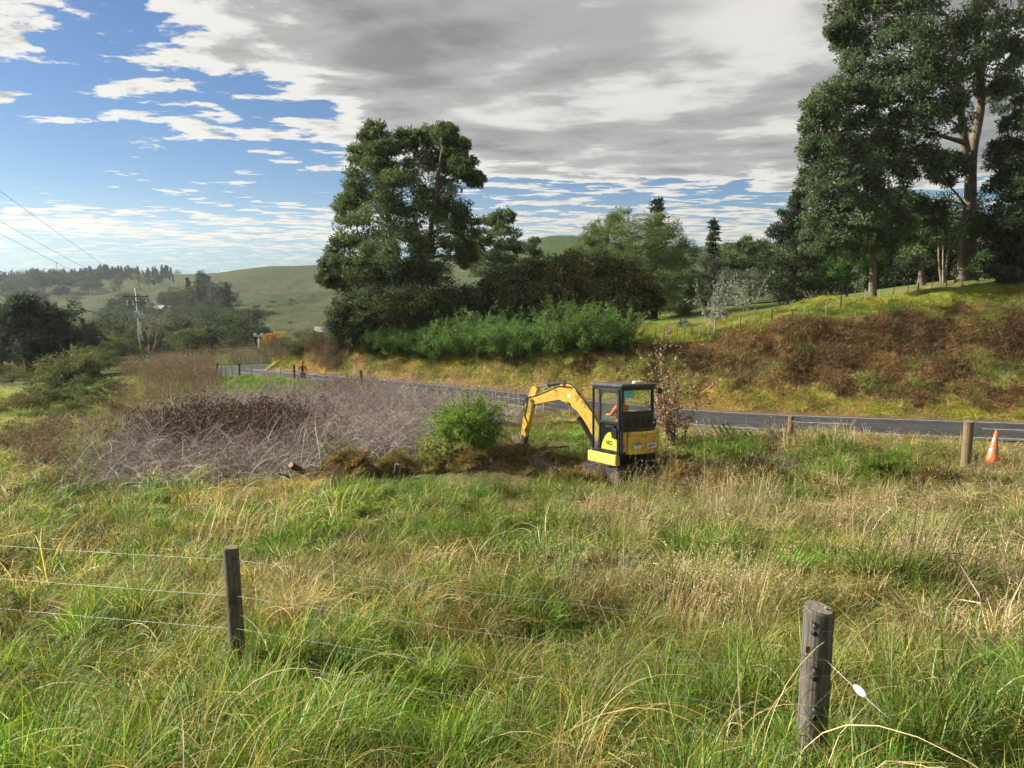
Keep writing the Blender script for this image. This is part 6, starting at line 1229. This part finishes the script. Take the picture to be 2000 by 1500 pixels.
drv = person('person', J, E, Rd, 0, [HIVIS, DARKC, SKIN], lambda c: 2 if c[2] > 1.475 or (c[0] > -.02 and c[2] > 1.0) else (1 if c[2] < .93 else 0), Matrix.Translation((0, 0, 0)), 'person in an orange hi vis top driving, seated inside the excavator cab')
bpy.context.view_layer.update(); drv.matrix_world = EX.matrix_world @ Matrix.Translation((0, .12, .36)); head_bits(drv, (-.255, .23, 1.65), (1, 0, 0))
# the worker standing by the bend
def standing():
    J = [np.array(v, float) for v in ((0, 0, .95), (0, .0, 1.15), (0, .0, 1.38), (0, .0, 1.48), (.01, 0, 1.55), (.03, 0, 1.66), (.03, 0, 1.75))]; Rd = [(.15, .12), (.16, .12), (.18, .12), (.075, .07), (.055, .055), (.085, .10), (.06, .07)]; E = [(i, i + 1) for i in range(6)]
    for s in (-1, 1):
        i = len(J); J += [np.array(v) for v in ((0, s * .20, 1.42), (-.02, s * .29, 1.14), (.12, s * .25, .92))]; Rd += [(.075, .075), (.06, .06), (.042, .038)]; E += [(2, i), (i, i + 1), (i + 1, i + 2)]
        hand_chain(J, E, Rd, i + 2, (.12, s * .25, .92), (.5, 0, -.85), (0, s, 0.))
        i = len(J); J += [np.array(v) for v in ((0, s * .10, .88), (.02, s * .12, .48), (-.02, s * .13, .09), (.14, s * .15, .05))]; Rd += [(.10, .10), (.07, .07), (.05, .05), (.045, .04)]; E += [(0, i), (i, i + 1), (i + 1, i + 2), (i + 2, i + 3)]
    return J, E, Rd
J, E, Rd = standing(); wp = at(592, 748, 55.0); wz = Hf(wp.x, wp.y)
def wreg(c):
    if c[2] > 1.52: return 2
    if c[2] < .93 and abs(c[1]) < .2: return 1
    if c[2] < .95: return 2
    return 1 if (c[0] > .02 and abs(c[1]) < .075) else 0
wk = person('person', J, E, Rd, 0, [HIVIS, DARKC, SKIN], wreg, Matrix.Translation((wp.x, wp.y, wz)) @ Matrix.Rotation(R(-75), 4, 'Z') @ Matrix.Scale(1.04, 4), 'person in orange hi vis jacket and orange hat standing by the road bend')
head_bits(wk, (.03, 0, 1.70), (1, 0, 0), HIVIS)

# ------------------------------------------------------------------ utility poles, far roofs, mast
PSTEEL = solid_mat('grey_pole', (.55, .55, .53), .6, 0, .15, 2); PBLUE = solid_mat('transformer_blue_grey', (.36, .45, .47), .5, 0, .1); PWHITE = solid_mat('white_equipment', (.72, .72, .70), .5, 0, .08); PDARK = solid_mat('dark_crossarm', (.06, .05, .045), .8, 0, .2); PBASE = wood_mat('pole_timber', (.10, .085, .07), (.2, .17, .14), (.12, .1, .08), 2)
pb = ground_at(278, 699)[0]; pd = pb[1]; k_ = pd / F * 1.012
UP = empty('utility_pole', pb); tag(UP, 'tall grey utility pole with crossarms, blue grey transformer and white cable boxes', 'utility pole')
pz = lambda py: at(278, py, pd).z - pb[2]; pxx_ = lambda px: (px - 278) * k_
m_ = MB(); m_.tube([(pxx_(276), 0, -.5), (pxx_(276), 0, pz(640)), (pxx_(275), 0, pz(562))], [.16, .14, .09], 10); m_.build('pole_shaft', PSTEEL, UP, smooth=True)
m_ = MB(); m_.tube([(pxx_(284), .1, -.5), (pxx_(282), .1, pz(660))], [.11, .10], 8); m_.build('stub_pole', PBASE, UP)
for py, a, b_ in ((579, 252, 300), (590, 258, 296)):
    m_ = MB(); m_.box((pxx_(a), -.1, pz(py) - .09), (pxx_(b_), .02, pz(py) + .09)); ca = m_.build('crossarm', PDARK, UP, bevel=.01)
    for px in (a + 1, (a + b_) / 2 + 3, b_ - 2): m_ = MB(); m_.tube([(pxx_(px), -.04, pz(py) + .05), (pxx_(px), -.04, pz(py) + .2), (pxx_(px), -.04, pz(py) + .36)], [.05, .11, .07], 8); m_.build('insulator', BLACKP if py == 579 else PWHITE, ca, smooth=True)
for px in (258, 269, 296): m_ = MB(); m_.tube([(pxx_(px), -.05, pz(596)), (pxx_(px), -.05, pz(586))], [.07, .07], 8); m_.build('fuse', PWHITE, UP)
m_ = MB(); m_.box((pxx_(271), -.5, pz(621)), (pxx_(276), -.05, pz(608))); m_.box((pxx_(280), -.6, pz(622)), (pxx_(293), .1, pz(614))); tr_ = m_.build('transformer', PBLUE, UP, bevel=.04)
for px in (273, 281, 287): m_ = MB(); m_.tube([(pxx_(px), -.3, pz(614)), (pxx_(px), -.3, pz(607))], [.09, .06], 8); m_.build('bushing', PWHITE, tr_)
m_ = MB(); m_.box((pxx_(276.5), -.25, pz(653)), (pxx_(281.5), -.1, pz(629))); m_.build('cable_cover', PWHITE, UP, bevel=.03)
m_ = MB(); m_.box((pxx_(273.5), -.22, pz(664)), (pxx_(276), -.12, pz(640))); m_.build('cable_guard', PWHITE, UP, bevel=.02); m_ = MB(); m_.box((pxx_(280.5), -.28, pz(665)), (pxx_(284), -.13, pz(655))); m_.build('meter_box', PSTEEL, UP, bevel=.02)
for k, (px, ey) in enumerate(((253, 1.26), (278, 0.98), (299, .66))):
    a = np.array([pb[0] + pxx_(px), pb[1] - .04, pb[2] + pz(579) + .38]); e = np.array(at(-60, (404, 377, 309)[k], 60)); e = e + (e - a) * .9
    o_ = empty('power_line', a); tag(o_, 'power line falling from the sky to the %s of the utility pole crossarm' % ('near end', 'middle', 'far end')[k], 'power line'); wire(o_, span(a - a, e - a, .9, 24), .016, 'conductor', BLACKP, 5)
sb = ground_at(507, 690)[0]; sk = sb[1] / F * 1.01
SPo = empty('utility_pole', sb); tag(SPo, 'small distant pale utility pole with one crossarm beyond the road bend', 'utility pole'); sz = at(507, 654, sb[1]).z - sb[2]
m_ = MB(); m_.tube([(0, 0, -.5), (0, 0, sz)], [.16, .12], 8); m_.build('pole_shaft', PSTEEL, SPo, smooth=True)
m_ = MB(); m_.box((-9.5 * sk, -.1, sz - .28), (9.5 * sk, .05, sz - .1)); ca = m_.build('crossarm', PSTEEL, SPo)
for q in (-8.5, -5, 5, 8.5): m_ = MB(); m_.tube([(q * sk, 0, sz - .1), (q * sk, 0, sz + .25)], .09, 6); m_.build('insulator', PWHITE, ca)
for q in (-8.5, 8.5):
    a = np.array([sb[0] + q * sk, sb[1], sb[2] + sz + .2]); e = np.array([pb[0] + pxx_(280 + q), pb[1], pb[2] + pz(592)]); o_ = empty('power_line', a); tag(o_, 'thin line from the small far pole to the tall pole, %s of the pair' % ('lower' if q < 0 else 'upper'), 'power line'); wire(o_, span(a - a, e - a, .4, 14), .006, 'conductor', BLACKP, 4)
ROOFW = solid_mat('pale_roof_iron', (.34, .36, .38), .5, 0, .08, 1); WALLH = solid_mat('house_wall', (.45, .43, .40), .8, 0, .1, 1); PANE = solid_mat('dark_window', (.03, .035, .04), .15, 0, 0)
def house(px, py, w, dep, h, label, rz=0):
    b = ground_at(px, py)[0]; root = empty('house', b, rz); tag(root, label, 'house'); m_ = MB(); m_.box((-w / 2, -dep / 2, -1), (w / 2, dep / 2, h)); wl = m_.build('wall', WALLH, root)
    m_ = MB(); 
    for s in (-1, 1): V = np.array([(-w / 2 - .4, s * (dep / 2 + .5), h - .15), (w / 2 + .4, s * (dep / 2 + .5), h - .15), (w / 2 + .4, 0, h + dep * .22), (-w / 2 - .4, 0, h + dep * .22)]); m_.add(np.concatenate([V, V - np.array([0, 0, .12])]), np.array([[0, 1, 2, 3], [7, 6, 5, 4], [0, 4, 5, 1], [1, 5, 6, 2], [3, 2, 6, 7], [0, 3, 7, 4]]))
    m_.build('roof', ROOFW, root)
    for x in np.linspace(-w / 2 + 1.5, w / 2 - 1.5, max(2, int(w / 3.5))): m_ = MB(); m_.box((x - .6, -dep / 2 - .03, h * .35), (x + .6, -dep / 2 + .02, h * .8)); wi = m_.build('window', PANE, wl)
    return root
house(642, 655, 7, 5, 2.4, 'white roofed house half hidden at the tip of the bank', .2); house(655, 663, 4, 3, 1.8, 'small white roofed shed just below the white roofed house', .2); house(303, 609, 13, 7, 3.2, 'long pale roofed house among trees behind the utility pole', -.1); house(213, 661, 8, 6, 2.6, 'grey domed roof of a small shed among the valley trees', .4)
mb_ = ground_at(113, 545)[0]; ms = empty('radio_mast', mb_); tag(ms, 'thin radio mast on the skyline above the plantation', 'mast'); mh = 38 / F * mb_[1]; m_ = MB()
for s in ((-1, 0), (.5, .87), (.5, -.87)): m_.tube([(s[0] * 1.1, s[1] * 1.1, -1), (s[0] * .3, s[1] * .3, mh)], .14, 4)
for k in range(10): z = mh * k / 10; r_ = 1.1 - .8 * k / 10; m_.tube([(-r_, 0, z), (.5 * r_, .87 * r_, z + mh / 10), (.5 * r_, -.87 * r_, z), (-r_, 0, z + mh / 10)], .09, 3)
m_.build('lattice', PSTEEL, ms)
# ------------------------------------------------------------------ the valley's air
hz, nt = new_mat('valley_haze'); vol = nd(nt, 'ShaderNodeVolumePrincipled', {'Color': (.80, .88, 1.0, 1), 'Density': .00012, 'Anisotropy': .35})
nt.links.new(vol.outputs[0], nd(nt, 'ShaderNodeOutputMaterial').inputs['Volume'])
m_ = MB(); m_.box((-4300, -4300, float(TZ.min()) - 12), (4300, 4300, float(TZ.max()) + 45)); hb = m_.build('haze', hz); tag(hb, 'thin blue haze lying in the valley air', 'haze', kind='stuff')
